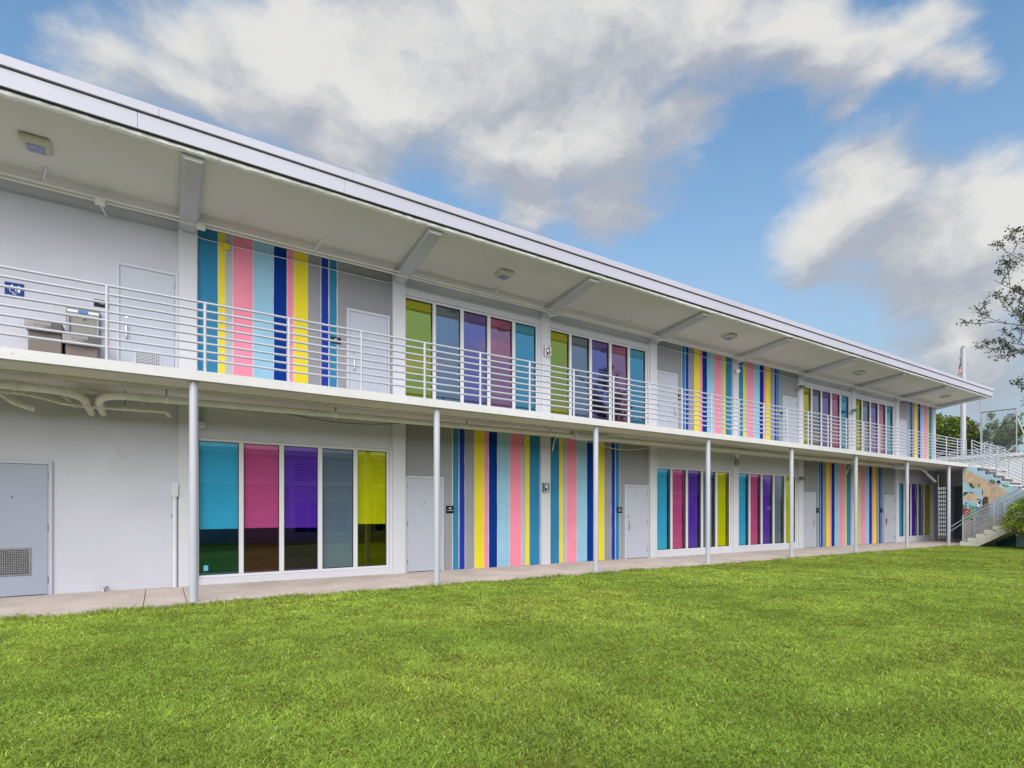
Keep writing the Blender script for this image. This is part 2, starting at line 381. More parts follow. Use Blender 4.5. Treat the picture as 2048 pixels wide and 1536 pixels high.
# --- balcony slab and columns
mb = MB(); mb.prism([(-2.12, SLAB_B), (-2.12, SLAB_T), (.25, SLAB_T + .02), (.25, SLAB_B)], XL, 31.12); mb.build('balcony_slab', M_SLABE, bld)
bx('landing_slab', M_SLABE, bld, 31.125, 36.4, -2.12, 4.2, SLAB_B + .003, SLAB_T)
bx('balcony_soffit', M_SOFFIT, bld, XL, 31.1, -2.05, .07, SLAB_B - .006, SLAB_B - .002)
bx('drip_strip', M_PIPE, bld, XL, 31.1, -1.43, -1.395, SLAB_B - .026, SLAB_B - .006)
for i in range(-1, 9):
    x = PX(i)
    if x < XL: continue
    MB().tube([(x, -1.98, -.25), (x, -1.98, SLAB_B - .002)], .062, 20, True).build('column', M_COLUMN, bld, True)

# --- pilasters
for fl in (0, 1):
    z0, z1 = (-.25, SLAB_B - .003) if fl == 0 else (SLAB_T - .05, 6.79)
    for i in range(-1, 10):
        x = PX(i)
        if x < XL: continue
        x1 = x + .15
        if i == 9: x1 = XR
        MB().bbox(x - .15, x1, 0, .28, z0, z1, .008).build('pilaster', M_PIL, bld)

# --- painted stripes
PATTERN = [('teal', .165, .492), ('yellow', .506, .616), ('silver', .626, .742), ('pink', .756, 1.104), ('sky', 1.119, 1.482), ('navy', 1.494, 1.736),
           ('pink', 1.75, 1.868), ('yellow', 1.883, 2.145), ('grey', 2.157, 2.41), ('indigo', 2.424, 2.57), ('teal', 2.592, 2.745)]
def stripes(xp, sgn, z0, z1):
    bx('stripe_ground_coat', M_SEAM, bld, min(xp + sgn * .151, xp + sgn * 2.765), max(xp + sgn * .151, xp + sgn * 2.765), WY - .003, WY + .01, z0, z1)
    for (k, a, b_) in PATTERN:
        xa, xb = sorted((xp + sgn * a, xp + sgn * b_))
        mb = MB(); n = 14                                       # hand-taped edges: a millimetre or two of wander
        ja = RNG.normal(0, .0018, n + 1); jb = RNG.normal(0, .0018, n + 1)
        for i in range(n + 1):
            z = z0 + .002 + (z1 - z0 - .004) * i / n
            mb.v += [(xa + ja[i], WY - .0065, z), (xb + jb[i], WY - .0065, z)]
        mb.f = [(2*i, 2*i+1, 2*i+3, 2*i+2) for i in range(n)]
        o = mb.build('painted_stripe', M_STR[k], bld)

# --- doors
def door(x0, x1, zb, hinge_right, vent=None, blue=False, lab=None, lever=False):
    ml, mf = (M_DOORB, M_DOORBF) if blue else (M_DOOR, M_DOORF)
    zt = zb + DOOR_H; fw = .055
    d = MB().bbox(x0 + fw + .005, x1 - fw - .005, WY - .022, WY + .02, zb + .012, zt - fw - .005, .002).build('door', ml, bld)
    if lab: d['label'] = lab
    fr = MB().bbox(x0, x0 + fw, WY - .035, WY + .02, zb - .06, zt, .004).bbox(x1 - fw, x1, WY - .035, WY + .02, zb - .06, zt, .004)
    fr.bbox(x0 + fw, x1 - fw, WY - .035, WY + .02, zt - fw, zt, .004); fr.build('door_frame', mf, d)
    bx('door_gap', M_DARK, d, x0 + fw - .002, x1 - fw + .002, WY - .004, WY + .012, zb - .02, zt - fw + .002)
    hx = x1 - fw - .002 if hinge_right else x0 + fw + .002
    for hz in (.25, 1.12, 1.98):
        MB().tube([(hx, WY - .032, zb + hz - .055), (hx, WY - .032, zb + hz + .055)], .011, 8).build('hinge', M_HINGE, d)
    px = x0 + fw + .10 if hinge_right else x1 - fw - .10
    hz = zb + 1.0
    MB().tube([(px, WY - .02, hz - .12), (px, WY - .065, hz - .11), (px, WY - .075, hz - .05), (px, WY - .075, hz + .05), (px, WY - .065, hz + .11), (px, WY - .02, hz + .12)], .013, 8).build('pull_handle', M_STEEL, d, True)
    if lever:
        MB().bbox(px - .055, px + .055, WY - .03, WY - .0225, hz - .17, hz + .17, .003).build('push_plate', M_STEEL, d)
    else:
        MB().disc((px, WY - .025, hz + .27), .022, 'y', .02).build('lock_cylinder', M_STEEL, d)
    MB().disc(((x0 + x1) / 2, WY - .024, zb + 1.62), .011, 'y', .01, 10).build('peephole', M_BLACK, d)
    if vent:
        vx0, vx1, vz0, vz1, vm_, ny, nx = vent
        g = MB(); t = .03
        g.box(vx0, vx1, WY - .034, WY - .0225, vz0, vz0 + t).box(vx0, vx1, WY - .034, WY - .0225, vz1 - t, vz1).box(vx0, vx0 + t, WY - .034, WY - .0225, vz0 + t, vz1 - t).box(vx1 - t, vx1, WY - .034, WY - .0225, vz0 + t, vz1 - t)
        for k in range(1, ny):
            z = vz0 + t + (vz1 - vz0 - 2 * t) * k / ny; g.box(vx0 + t, vx1 - t, WY - .033, WY - .0225, z - .006, z + .006)
        for k in range(1, nx):
            x = vx0 + t + (vx1 - vx0 - 2 * t) * k / nx; g.box(x - .005, x + .005, WY - .0315, WY - .0225, vz0 + t, vz1 - t)
        gr = g.build('vent_grille', vm_, d)
        bx('vent_opening', M_DARK, d, vx0 + t, vx1 - t, WY - .0245, WY - .0221, vz0 + t, vz1 - t)
    return d

# --- windows
PANES = [(.18, .862), (.945, 1.60), (1.69, 2.36), (2.45, 3.11), (3.20, 3.862)]
def window(i, fl, order, shade=None, gap=0.):
    x0 = PX(i); zs, zh = (.215, 2.775) if fl == 0 else (3.79, 6.355)
    yf = .09
    f = MB(); top, bot = zh + .05, zs - .05
    f.bbox(x0 + .152, x0 + 3.915, yf, yf + .09, zh, top, .004).bbox(x0 + .152, x0 + 3.915, yf, yf + .09, bot, zs, .004)
    f.bbox(x0 + .152, x0 + .182, yf + .002, yf + .09, zs, zh, .003).bbox(x0 + 3.862, x0 + 3.914, yf + .002, yf + .09, zs, zh, .004)
    w = f.build('window', M_FRAME, bld)
    for (a, b_), (c, d) in zip(PANES[:-1], PANES[1:]):
        MB().bbox(x0 + b_, x0 + c, yf - .006, yf + .085, zs + .001, zh - .001, .004).build('mullion', M_FRAME, w)
    for k, (a, b_) in enumerate(PANES):
        g = .012
        ga = MB(); ga.box(x0 + a, x0 + b_, yf + .028, yf + .05, zs, zs + g).box(x0 + a, x0 + b_, yf + .028, yf + .05, zh - g, zh).box(x0 + a, x0 + a + g, yf + .028, yf + .05, zs + g, zh - g).box(x0 + b_ - g, x0 + b_, yf + .028, yf + .05, zs + g, zh - g)
        ga.build('gasket', M_GASKET, w)
        mb = MB(); mb.v = [(x0 + a + .003, yf + .04, zs + .003), (x0 + b_ - .003, yf + .04, zs + .003), (x0 + b_ - .003, yf + .04, zh - .003), (x0 + a + .003, yf + .04, zh - .003)]; mb.f = [(0, 1, 2, 3)]
        tl = random.uniform(-.0016, .0016) if fl == 0 else random.uniform(.016, .024); mb.v[2] = (mb.v[2][0], mb.v[2][1] + tl, mb.v[2][2]); mb.v[3] = (mb.v[3][0], mb.v[3][1] + tl * (.6 if fl == 0 else .9), mb.v[3][2])
        p = mb.build('pane', (M_GLASSU if fl else M_GLASS)[order[k]], w, False, False); p['label'] = COLNAME[order[k]] + ' pane of a classroom window'
        sb = shade[k] if shade else (zs + .02 if fl == 0 else zh - .19)
        if sb is None: continue
        xg = gap * (.9 + .2 * random.random())
        s = MB(); s.bbox(x0 + a - .03, x0 + b_ + .02 - xg, .158, .161, sb, zh + .04, .001)
        s.tube([(x0 + a - .03, .166, sb), (x0 + b_ + .02 - xg, .166, sb)], .010, 8)
        if fl == 1: s.bbox(x0 + a - .03, x0 + b_ + .02 - .02, .165, .203, zh - .20, zh - .07, .004)
        s.build('roller_shade', M_SHADE, w)
    # wall above, curb below, right-hand jamb
    if fl == 0:
        bx('window_curb', M_PIL, bld, x0 + .15, x0 + B - .15, .055, .26, -.25, bot - .002)
        bx('wall_panel', M_WALL, bld, x0 + .15, x0 + B - .15, .07, .27, top + .002, SLAB_B - .004)
    else:
        bx('window_curb', M_PIL, bld, x0 + .15, x0 + B - .15, .055, .26, SLAB_T - .05, bot - .002)
        bx('wall_panel', M_WALL, bld, x0 + .15, x0 + B - .15, .075, .27, 6.56, 6.80)
        bx('window_head', M_PIL, bld, x0 + .15, x0 + B - .15, .05, .268, top + .002, 6.557)
    bx('window_jamb', M_PIL, bld, x0 + 3.917, x0 + B - .15, .06, .27, bot, top)
    return w

ORD_L = ['blue', 'pink', 'purple', 'smoke', 'yellow']; ORD_U = ORD_L[::-1]
def solid(i, fl, m, xa=None, xb=None):
    z0, z1 = (-.25, SLAB_B - .004) if fl == 0 else (SLAB_T - .05, 6.80)
    bx('wall_panel', m, bld, (PX(i) + .15) if xa is None else xa, (PX(i + 1) - .15) if xb is None else xb, WY, .27, z0, z1)
Z1 = SLAB_T + .012
# lower storey
for i in (-1, 0): solid(i, 0, M_WALL); solid(i, 1, M_WALL)
window(1, 0, ORD_L, [1.10, 1.11, 1.10, .24, 1.16])
for i, dl, sp, sg in ((2, (PX(3) - 4.0 + .02, PX(3) - 3.0), 3, -1), (6, (PX(7) - 3.97, PX(7) - 3.0), 7, -1)):
    solid(i, 0, M_GREY); door(*dl, pz(dl[0]) + .01, False); stripes(PX(sp), sg, pz(PX(sp)) + .01, SLAB_B - .01)
for i, dl, sp, sg in ((3, (PX(3) + 2.95, PX(3) + 3.95), 3, 1), (7, (PX(7) + 2.92, PX(7) + 3.95), 7, 1)):
    solid(i, 0, M_GREY); door(*dl, pz(dl[0]) + .01, True, lever=(i == 7)); stripes(PX(sp), sg, pz(PX(sp)) + .01, SLAB_B - .01)
window(4, 0, ORD_L, None, .13); window(5, 0, ORD_L, None, .13); window(8, 0, ORD_L, None, .10)
# upper storey
solid(1, 1, M_GREY); door(PX(1) + 2.95, PX(1) + 3.92, Z1, True); stripes(PX(1), 1, Z1, 6.79)
window(2, 1, ORD_U); window(3, 1, ORD_U)
solid(4, 1, M_GREY); door(PX(5) - 3.96, PX(5) - 2.98, Z1, False); stripes(PX(5), -1, Z1, 6.79)
solid(5, 1, M_GREY); door(PX(5) + 2.96, PX(5) + 3.95, Z1, True); stripes(PX(5), 1, Z1, 6.79)
window(6, 1, ORD_U, None, .06); window(7, 1, ORD_U, None, .06)
solid(8, 1, M_GREY); door(PX(9) - 3.96, PX(9) - 3.05, Z1, False); stripes(PX(9), -1, Z1, 6.79)
# bay 0: plain wall, service doors with vents
x_r = X_(105, WY - .03)
door(x_r - 1.02, x_r, pz(x_r) + .01, True, (x_r - .76, X_(62, WY - .03), .385, .835, M_HINGE, 14, 16), True, 'blue grey service door with a louvred vent at its foot')
door(X_(231.7, WY - .03), PX(1) - .152, Z1, True, (X_(271, .05) - .02, X_(320, .05) + .02, 4.06, 4.35, M_DOORF, 9, 12), False, 'pale grey door with a perforated vent near its foot')
# lower storey beyond the last pilaster: pierced block screen and dark recess
bx('wall_panel', M_WALL, bld, XR + .01, 34.5, .20, .45, -.3, SLAB_B - .004)
SCX = 34.5
bx('screen_lintel', M_WALL, bld, SCX + .001, SCX + .14, -2.0, .19, 2.72, SLAB_B - .004)
bx('recess_light_block', M_WALL, bld, 31.3, 36.4, -2.05, -1.95, -.3, SLAB_B - .006)  # unseen wall behind the mural, added to keep the recess dark
bx('recess_back', M_GREY, bld, 36.3, 36.38, -1.94, .45, -.3, SLAB_B - .006)
rows, ncol, bw = 13, 4, .165
for r_ in range(rows):
    hh = 2.84 / rows; zb = -.12 + hh * r_
    for c_ in range(ncol):
        ya = .19 - bw * (c_ + 1); mb = MB(); t = .030
        x0, x1 = SCX, SCX + .05
        mb.box(x0, x1, ya + .002, ya + bw - .002, zb + .002, zb + t + .028).box(x0, x1, ya + .002, ya + bw - .002, zb + hh - t, zb + hh - .002)
        for q0, q1 in ((.002, .020), (bw / 2 - .018, bw / 2 + .018), (bw - .020, bw - .002)):
            mb.box(x0 + .001, x1, ya + q0, ya + q1, zb + t + .028, zb + hh - t)
        mb.build('screen_block', M_WALL, bld)

# ================================================================== balcony railing
RY = -2.03
rail = empty('balcony_railing', 'white tubular railing along the front edge of the upper walkway', 'railing')
px_list = [-.63 + 1.2325 * k for k in range(-6, 26)] + [31.17]
for x in px_list:
    MB().tube([(x, RY, SLAB_T - .03), (x, RY, SLAB_T + 1.085)], .024, 10).build('post', M_RAIL, rail, True)
RZ = [SLAB_T + 1.085 - .127 * k for k in range(8)]
for z in RZ:
    pts = [(x, RY, z + RNG.normal(0, .0015)) for x in np.linspace(px_list[0], 31.17, 60)]
    MB().tube(pts, .0185, 10).build('rail', M_RAIL, rail, True)
lr = empty('landing_railing', 'white tubular railing round the open landing beside the building end', 'railing')
for x in (33.0, 34.2, 35.3, 36.3):
    MB().tube([(x, RY, SLAB_T - .03), (x, RY, SLAB_T + 1.085)], .024, 10).build('post', M_RAIL, lr, True)
for y in (-.9, .3, 1.5, 2.7, 4.1):
    MB().tube([(36.3, y, SLAB_T - .03), (36.3, y, SLAB_T + 1.085)], .024, 10).build('post', M_RAIL, lr, True)
for z in RZ:
    MB().tube([(33.0, RY, z), (36.2, RY, z), (36.3, RY + .1, z), (36.3, 4.1, z)], .020, 8).build('rail', M_RAIL, lr, True)

# ================================================================== stairs at the right-hand end
SX0, SX1, SX2 = 29.72, 31.10, 32.75        # lower flight, mural wall plane, upper flight
TR, RI = .283, .179
gz = pz(30) - .03
stair = empty('outdoor_staircase', 'concrete switchback staircase with white stepped sides rising to the balcony landing', 'staircase')
NL = 10; YB = -2.26
for k in range(NL):
    y1 = YB - k * TR; z1 = gz + (k + 1) * RI
    MB().bbox(SX0, SX1 - .004, y1 - TR - .02 + .0, y1, z1 - RI + .001, z1, .006).build('step', M_STAIR, stair)
    bx('tread', M_TREAD, stair, SX0 + .06, SX1 - .01, y1 - TR - .015, y1 - .012, z1 + .0005, z1 + .006)
yl = YB - NL * TR; zl = gz + NL * RI
MB().prism([(YB - .32, gz - .2), (YB - .0, gz - .2), (YB - .0, gz + .002), (yl, zl - RI + .0), (yl, zl - RI - .24)], SX0 + .004, SX1 - .006).build('stair_soffit', M_STAIR, stair)
bx('stair_landing', M_STAIR, stair, SX0, SX2, yl - 1.5, yl - .023, zl - .2, zl)
NU = 10
yu = -2.13
for k in range(NU):
    y1 = yu - k * TR; z1 = SLAB_T - (k + 1) * RI
    if z1 < zl + .02: break
    MB().bbox(SX1 + .12, SX2, y1 - TR, y1 + .02, z1 - RI + .001, z1, .006).build('step', M_RISER, stair)
MB().prism([(yu, SLAB_T - .45), (yu, SLAB_T - RI - .003), (yl + .0, zl + .003), (yl + .0, zl - .22)], SX1 + .124, SX2 - .004).build('stair_soffit', M_STAIR, stair)
for y in (yl - .3, yl - 1.3):
    for x in (SX0 + .2, SX2 - .2): MB().tube([(x, y, -.3), (x, y, zl - .201)], .07, 14).build('landing_column', M_STAIR, stair, True)

# mural wall under the upper flight: its stepped top follows the stair
mural = empty('mural_wall', 'stair wall painted with a mural of sky, tan hills, green field and small figures', 'wall')
poly = [(-1.93, -.3), (-1.93, SLAB_B), (yu, SLAB_B)]
z = SLAB_T - RI + .01
for k in range(NU):
    y1 = yu - k * TR; zt = SLAB_T - (k + 1) * RI + .012
    if zt < zl: break
    poly += [(y1, min(zt, SLAB_B)), (y1 - TR, min(zt, SLAB_B))]
poly += [(yl - .1, -.3)]
MB().prism(poly, SX1, SX1 + .118).build('wall_face', mat('mural_sky_paint', (.36, .55, .64), .8, .12, 2.5, .3, 30, spots=.4, spot_c=(.6, .6, .55)), mural)
def patch(pts, colr, layer, name='mural_patch', jit=.02, var=.2):
    # a flat painted area given by points measured on the wall (pixels), edges roughened by the brush
    P = [onx(u, v, SX1) for u, v in pts]; out = []
    for i in range(len(P)):
        a, b_ = P[i], P[(i + 1) % len(P)]; n = max(1, int(math.dist(a, b_) / .07))
        for k in range(n):
            t = k / n; out.append((a[0] + (b_[0] - a[0]) * t + random.uniform(-jit, jit), a[1] + (b_[1] - a[1]) * t + random.uniform(-jit, jit)))
    mb = MB(); x = SX1 - .002 * layer
    bm = bmesh.new(); vs_ = [bm.verts.new((x, p[0], p[1])) for p in out]
    try:
        f = bm.faces.new(vs_); bmesh.ops.triangulate(bm, faces=[f])
    except Exception: pass
    mb.addbm(bm)
    key = 'mural_%d_%d_%d' % tuple(int(c * 99) for c in colr)
    mb.build(name, mat(key, colr, .8, var, 5., .2, 30), mural)
z5 = lambda a, b_: (1880 + a / 9.6, 840 + b_ / 9.6)
z6 = lambda a, b_: (1880 + a / 10.24, 960 + b_ / 10.24)
patch([z5(455, 950), z5(530, 960), z5(700, 1060), z5(900, 1150), z5(1060, 1240), z5(1250, 1340), z5(1300, 1420), z5(1000, 1536), z5(880, 1440), z5(810, 1320), z5(650, 1310), z5(560, 1240), z5(460, 1180)], (0.522, 0.392, 0.275), 1)
patch([z6(860, 190), z6(1300, 250), z6(1180, 330), z6(1080, 420), z6(1040, 520), z6(960, 380), z6(880, 330)], (0.551, 0.420, 0.290), 2)
patch([z6(480, 330), z6(640, 260), z6(780, 340), z6(830, 390), z6(700, 410), z6(600, 430), z6(480, 390)], (0.609, 0.435, 0.290), 2)
patch([z6(560, 360), z6(640, 360), z6(630, 410), z6(570, 410)], (0.725, 0.348, 0.232), 3)
patch([z6(475, 250), z6(530, 235), z6(600, 260), z6(540, 290), z6(480, 330)], (0.051, 0.072, 0.043), 3)
patch([z6(600, 245), z6(690, 250), z6(680, 275), z6(610, 270)], (0.058, 0.087, 0.043), 3)
patch([z5(550, 1215), z5(600, 1210), z5(660, 1290), z5(620, 1310), z5(570, 1280)], (0.072, 0.080, 0.043), 3)
patch([z5(725, 1225), z5(765, 1230), z5(765, 1280), z5(725, 1280)], (0.145, 0.145, 0.080), 3)
patch([z5(930, 1170), z5(1010, 1140), z5(1060, 1180), z5(1060, 1240), z5(1000, 1230)], (0.145, 0.203, 0.116), 3)
patch([z5(1085, 1170), z5(1130, 1150), z5(1160, 1190), z5(1150, 1210), z5(1090, 1210)], (0.029, 0.029, 0.036), 4)
patch([z5(1105, 1205), z5(1150, 1205), z5(1150, 1265), z5(1105, 1260)], (0.522, 0.246, 0.160), 3)
patch([z5(1060, 1250), z5(1160, 1265), z5(1250, 1320), z5(1140, 1290)], (0.652, 0.797, 0.800), 2)
patch([z5(1190, 1230), z5(1320, 1250), z5(1300, 1300), z5(1220, 1280)], (0.232, 0.290, 0.174), 3)
patch([z6(470, 500), z6(620, 510), z6(800, 560), z6(960, 520), z6(1040, 560), z6(1000, 760), z6(800, 800), z6(480, 830)], (0.145, 0.319, 0.189), 2)
patch([z6(470, 830), z6(1000, 760), z6(1500, 700), z6(1500, 1000), z6(600, 1200), z6(470, 1230)], (0.392, 0.362, 0.334), 2)
patch([z6(880, 360), z6(940, 330), z6(985, 350), z6(1000, 480), z6(980, 640), z6(900, 690), z6(800, 700), z6(860, 560), z6(890, 450)], (0.109, 0.051, 0.041), 4)
patch([z6(735, 380), z6(850, 410), z6(880, 450), z6(780, 410)], (0.043, 0.043, 0.043), 4)
patch([z6(780, 440), z6(830, 440), z6(840, 480), z6(790, 490)], (0.029, 0.029, 0.029), 5)
patch([z6(740, 460), z6(790, 470), z6(840, 500), z6(800, 560), z6(750, 540)], (0.800, 0.800, 0.800), 4)
patch([z6(745, 555), z6(800, 550), z6(800, 610), z6(745, 620)], (0.043, 0.116, 0.580), 5)
patch([z6(525, 460), z6(560, 455), z6(565, 490), z6(530, 490)], (0.029, 0.036, 0.058), 5)
patch([z6(530, 490), z6(600, 480), z6(605, 570), z6(545, 580)], (0.319, 0.551, 0.754), 4)
patch([z6(490, 590), z6(605, 590), z6(605, 710), z6(500, 720)], (0.435, 0.022, 0.036), 4)
patch([z6(515, 655), z6(585, 605), z6(590, 618), z6(520, 672)], (0.800, 0.800, 0.800), 5, jit=.008)
patch([z6(720, 1225), z6(1050, 1180), z6(1150, 1060), z6(1000, 1240), z6(960, 1340), z6(720, 1340)], (0.131, 0.246, 0.392), 2)
patch([z6(1150, 1160), z6(1300, 1120), z6(1540, 1080), z6(1560, 1350), z6(1150, 1345)], (0.022, 0.145, 0.145), 3)
for k in range(9):
    a = 1165 + k * 43 + random.uniform(-8, 8)
    patch([z6(a, 1170), z6(a + 14, 1165), z6(a + 12, 1340), z6(a + 2, 1340)], (.04, .19, .18) if k % 2 else (0.014, 0.072, 0.087), 4, jit=.012)
patch([z6(1040, 1200), z6(1150, 1110), z6(1300, 1080), z6(1480, 1010), z6(1500, 1050), z6(1320, 1120), z6(1160, 1160), z6(1080, 1240)], (0.058, 0.065, 0.058), 4, jit=.05)

def stair_rail(name, label, x, y0, z0, y1, z1, posts, n=7, ext=None):
    e = empty(name, label, 'railing', None)
    for t in posts:
        y = y0 + (y1 - y0) * t; zz = z0 + (z1 - z0) * t
        MB().tube([(x, y, zz - .02), (x, y, zz + 1.10)], .024, 10).build('post', M_RAIL, e, True)
    for k in range(n):
        h = 1.10 - k * .148
        MB().tube([(x, y0, z0 + h), (x, y1, z1 + h)], .018, 8).build('rail', M_RAIL, e, True)
    return e
sr = stair_rail('stair_railing', 'white railing on the near side of the lower stair flight', SX0 + .09, YB - .08, gz + RI * 1.2, yl, zl + .1, (0, .385, .75, 1))
stair_rail('stair_railing', 'white railing between the lower stair flight and the mural', SX1 - .05, YB - .1, gz + RI * 1.2, yl, zl + .1, (0, .385, .75, 1), 4)
stair_rail('stair_railing', 'white railing on the mural side of the upper stair flight', SX1 + .04, yu - .12, SLAB_T - .02, yl, zl + .08, (0, .31, .62, .95))
stair_rail('stair_railing', 'white railing on the far side of the upper stair flight', SX2 - .05, yu - .12, SLAB_T - .02, yl, zl + .08, (0, .31, .62, .95))
hr = empty('stair_handrail', 'white looped handrail reaching out past the bottom stair post', 'handrail')
sl = (zl - gz) / (YB - yl)
xh = SX0 + .16; ya, za = YB + .36, gz + 1.12 - .45 * sl
lo = arc((xh, ya, za - .11), .11, R(70), R(-110), (0, -1, 0), (0, 0, 1), 10)
pts = [(xh, YB - 2.4, gz + .22 + .98 + 2.4 * sl)] + [(xh, YB - .1, gz + .22 + .98)] + [(xh, ya - .05, za + .03)]
lo = [(xh, ya + .10 * math.sin(t), za - .09 + .10 * math.cos(t)) for t in np.linspace(0, math.pi, 9)]
pts += lo + [(xh, YB - .05, gz + .22 + .98 - .22)]
MB().tube(pts, .019, 8).build('handrail_tube', M_RAIL, hr, True)

# ================================================================== services on the building
# --- soffit lights
LBL = ['above the restroom sign and fountains', 'above the window beside the first striped upper bay', 'above the paired striped upper bays', 'above the far pair of upper windows', 'above the last striped upper bay']
for u, tail in zip((72, 1008, 1458, 1718, 1890), LBL):
    x = X_(u, -1.12); y = -1.12; zt = 7.0 - (y + 1.98) * .185 / 2.23 * 1.0 - .005
    zt = 6.815 + (7.003 - 6.815) * (.27 - y) / 2.23
    e = empty('soffit_light', 'boxy cream light under the roof overhang ' + tail, 'light', 'lights under the roof overhang')
    w = .17; hb = MB()
    o = [(x-w, y-w, zt-.002), (x+w, y-w, zt-.002), (x+w, y+w, zt-.002), (x-w, y+w, zt-.002)]; k = .78
    mid = [(a, b_, zt - .05) for a, b_, _ in o]; low = [(x + (a - x) * k, y + (b_ - y) * k, zt - .10) for a, b_, _ in o]
    hb.quadbox([*mid, *o]); hb.quadbox([*low, *[(a, b_, zt - .0503) for a, b_, _ in mid]]); hb.build('housing', M_LAMPH, e)
    l = .105; MB().bbox(x-l, x+l, y-l, y+l, zt-.115, zt-.1005, .004).build('lens', M_LENS, e)
    MB().disc((x - .05, y - w - .004, zt - .03), .022, 'y', .012).build('sensor', M_LAMPH, e)
# --- conduits under the roof
def conduit(label, pts, r, m=M_PIPEG, name='conduit', n=8):
    o = MB().tube(pts, r, n).build(name, m, None, True); return tag(o, label, 'conduit')
def soff(y): return 6.815 + (7.003 - 6.815) * (.27 - y) / 2.23
xs = np.linspace(XL + .3, 8.55, 24)
conduit('outer of two cream conduits below the roof, left of the first upper window pillar', [(x, -.34, 6.70 + .004 * math.sin(x * 2.)) for x in xs] + [(8.62, -.3, 6.69), (8.68, -.2, 6.66)], .016)
conduit('inner of two cream conduits below the roof, ending at the wall alarm wire', [(x, -.27, 6.665 + .004 * math.sin(x * 1.7 + 1)) for x in xs] + [(8.63, -.25, 6.64), (8.72, -.2, 6.62), (8.74, -.12, 6.60)], .016)
xs2 = np.linspace(8.95, 33.2, 50)
conduit('outer cream conduit below the roof over the upper windows and far bays', [(8.70, -.26, 6.64), (8.8, -.32, 6.68)] + [(x, -.34, 6.70 - .0010 * (x - 9)) for x in xs2], .015)
conduit('inner cream conduit below the roof over the upper windows and far bays', [(8.74, -.2, 6.61), (8.84, -.25, 6.64)] + [(x, -.27, 6.668 - .0010 * (x - 9)) for x in xs2], .015)
conduit('thin grey cable running along the wall above the upper doors', [(x, WY - .014 - (.08 if abs(((x - P1) / B) - round((x - P1) / B)) * B < .17 else 0), 6.585 + .006 * math.sin(x * 3)) for x in np.linspace(XL + .3, 33.2, 300)], .008, M_CONDW, 'wall_cable', 6)
for k, (u, wh) in enumerate(((82, 'below the soffit light by the restroom sign'), (628, 'above the upper yellow stripe'), (985, 'below the soffit light over the first upper window'), (1245, 'above the second upper window'))):
    x = X_(u, -.31)
    o = MB().tube([(x, -.31, 6.69), (x + .10, -.55, soff(-.55) - .003)], .012, 6).build('conduit_hanger', M_STEEL, None)
    tag(o, 'slanted metal conduit strut ' + wh, 'bracket', 'slanted conduit struts')
for u, where in ((200, 'above the pale grey upper door'), (402, 'above the first teal stripe')):
    x = X_(u, -.30); e = empty('conduit_box', 'small cream junction box on the roof conduits ' + where, 'junction box')
    MB().bbox(x - .07, x + .07, -.36, -.25, 6.60, 6.70, .005).build('box_body', M_PIPEG, e)
    if u == 200: MB().tube([(x, -.28, 6.62), (x + .06, WY - .02, 6.595)], .014, 8).build('drop_tube', M_PIPEG, e)
for u, v, c in ((452, 493, 'yellow'),):
    x, z = X_(u, .05), Z_(u, v, .05)
    tag(MB().bbox(x - .055, x + .055, .03, WY - .007, z - .06, z + .06, .006).build('wall_box', M_STR[c], None), 'small yellow painted box on the first upper yellow stripe', 'junction box')

# --- pipes under the balcony
def pipe(name, label, pts, r, joints=(), m=M_PIPE, cat='pipe', hangers=()):
    e = empty(name, label, cat)
    MB().tube(pts, r, 14).build('pipe_run', m, e, True)
    for (p, d) in joints:
        p, d = Vector(p), Vector(d).normalized()
        for off in (-.055, .0, .055):
            MB().tube([p + d * (off - .018), p + d * (off + .018)], r + (.012 if off else .006), 14).build('coupling', m, e, True)
    for p in hangers:
        p = Vector(p)
        MB().tube([p + Vector((-.016, 0, 0)), p + Vector((.016, 0, 0))], r + .008, 14).build('hanger_strap', M_PIPEG, e, True)
        MB().tube([p + Vector((0, 0, r)), (p.x, p.y, SLAB_B - .005)], .012, 6).build('hanger_rod', M_HINGE, e)
    return e
PY = -1.12
def pzz(x): return min(3.275 + .0065 * x, 3.372)
a0 = [(XL + .3, PY, 3.29), (-1.75, PY, 3.275), (-1.40, PY, 3.268), (-1.22, PY + .02, 3.255), (-1.08, PY + .10, 3.235), (-1.0, PY + .24, 3.21), (-.98, PY + .5, 3.18), (-.98, PY + .9, 3.15), (-.98, WY + .02, 3.14)]
pipe('drain_pipe', 'thick cream drain pipe under the balcony bending into the wall from the left', a0, .060, [((-1.72, PY, 3.275), (1, 0, 0)), ((-.99, PY + .42, 3.19), (0, 1, -.1))])
a1 = [(-.82, WY + .02, 3.14), (-.82, PY + .9, 3.15), (-.82, PY + .45, 3.19), (-.80, PY + .25, 3.22), (-.72, PY + .10, 3.245), (-.58, PY + .02, 3.262), (-.42, PY, 3.27)] + [(x, PY, pzz(x)) for x in np.linspace(-.2, 8.70, 14)]
pipe('drain_pipe', 'thick cream drain pipe under the balcony over the first large window', a1, .057, [((-.16, PY, pzz(-.16)), (1, 0, 0)), ((2.45, PY, pzz(2.45)), (1, 0, 0)), ((5.3, PY, pzz(5.3)), (1, 0, 0)), ((-.82, PY + .5, 3.185), (0, 1, -.1))], hangers=[(.1, PY, pzz(.1)), (2.85, PY, pzz(2.85)), (5.7, PY, pzz(5.7)), (8.0, PY, pzz(8.0))])
bxx = empty('duct_box', 'white box under the balcony joining two drain pipes beside a round column', 'junction box')
MB().bbox(8.70, 9.78, PY - .17, PY + .12, 3.255, SLAB_B - .008, .008).build('box_body', M_PIL, bxx)
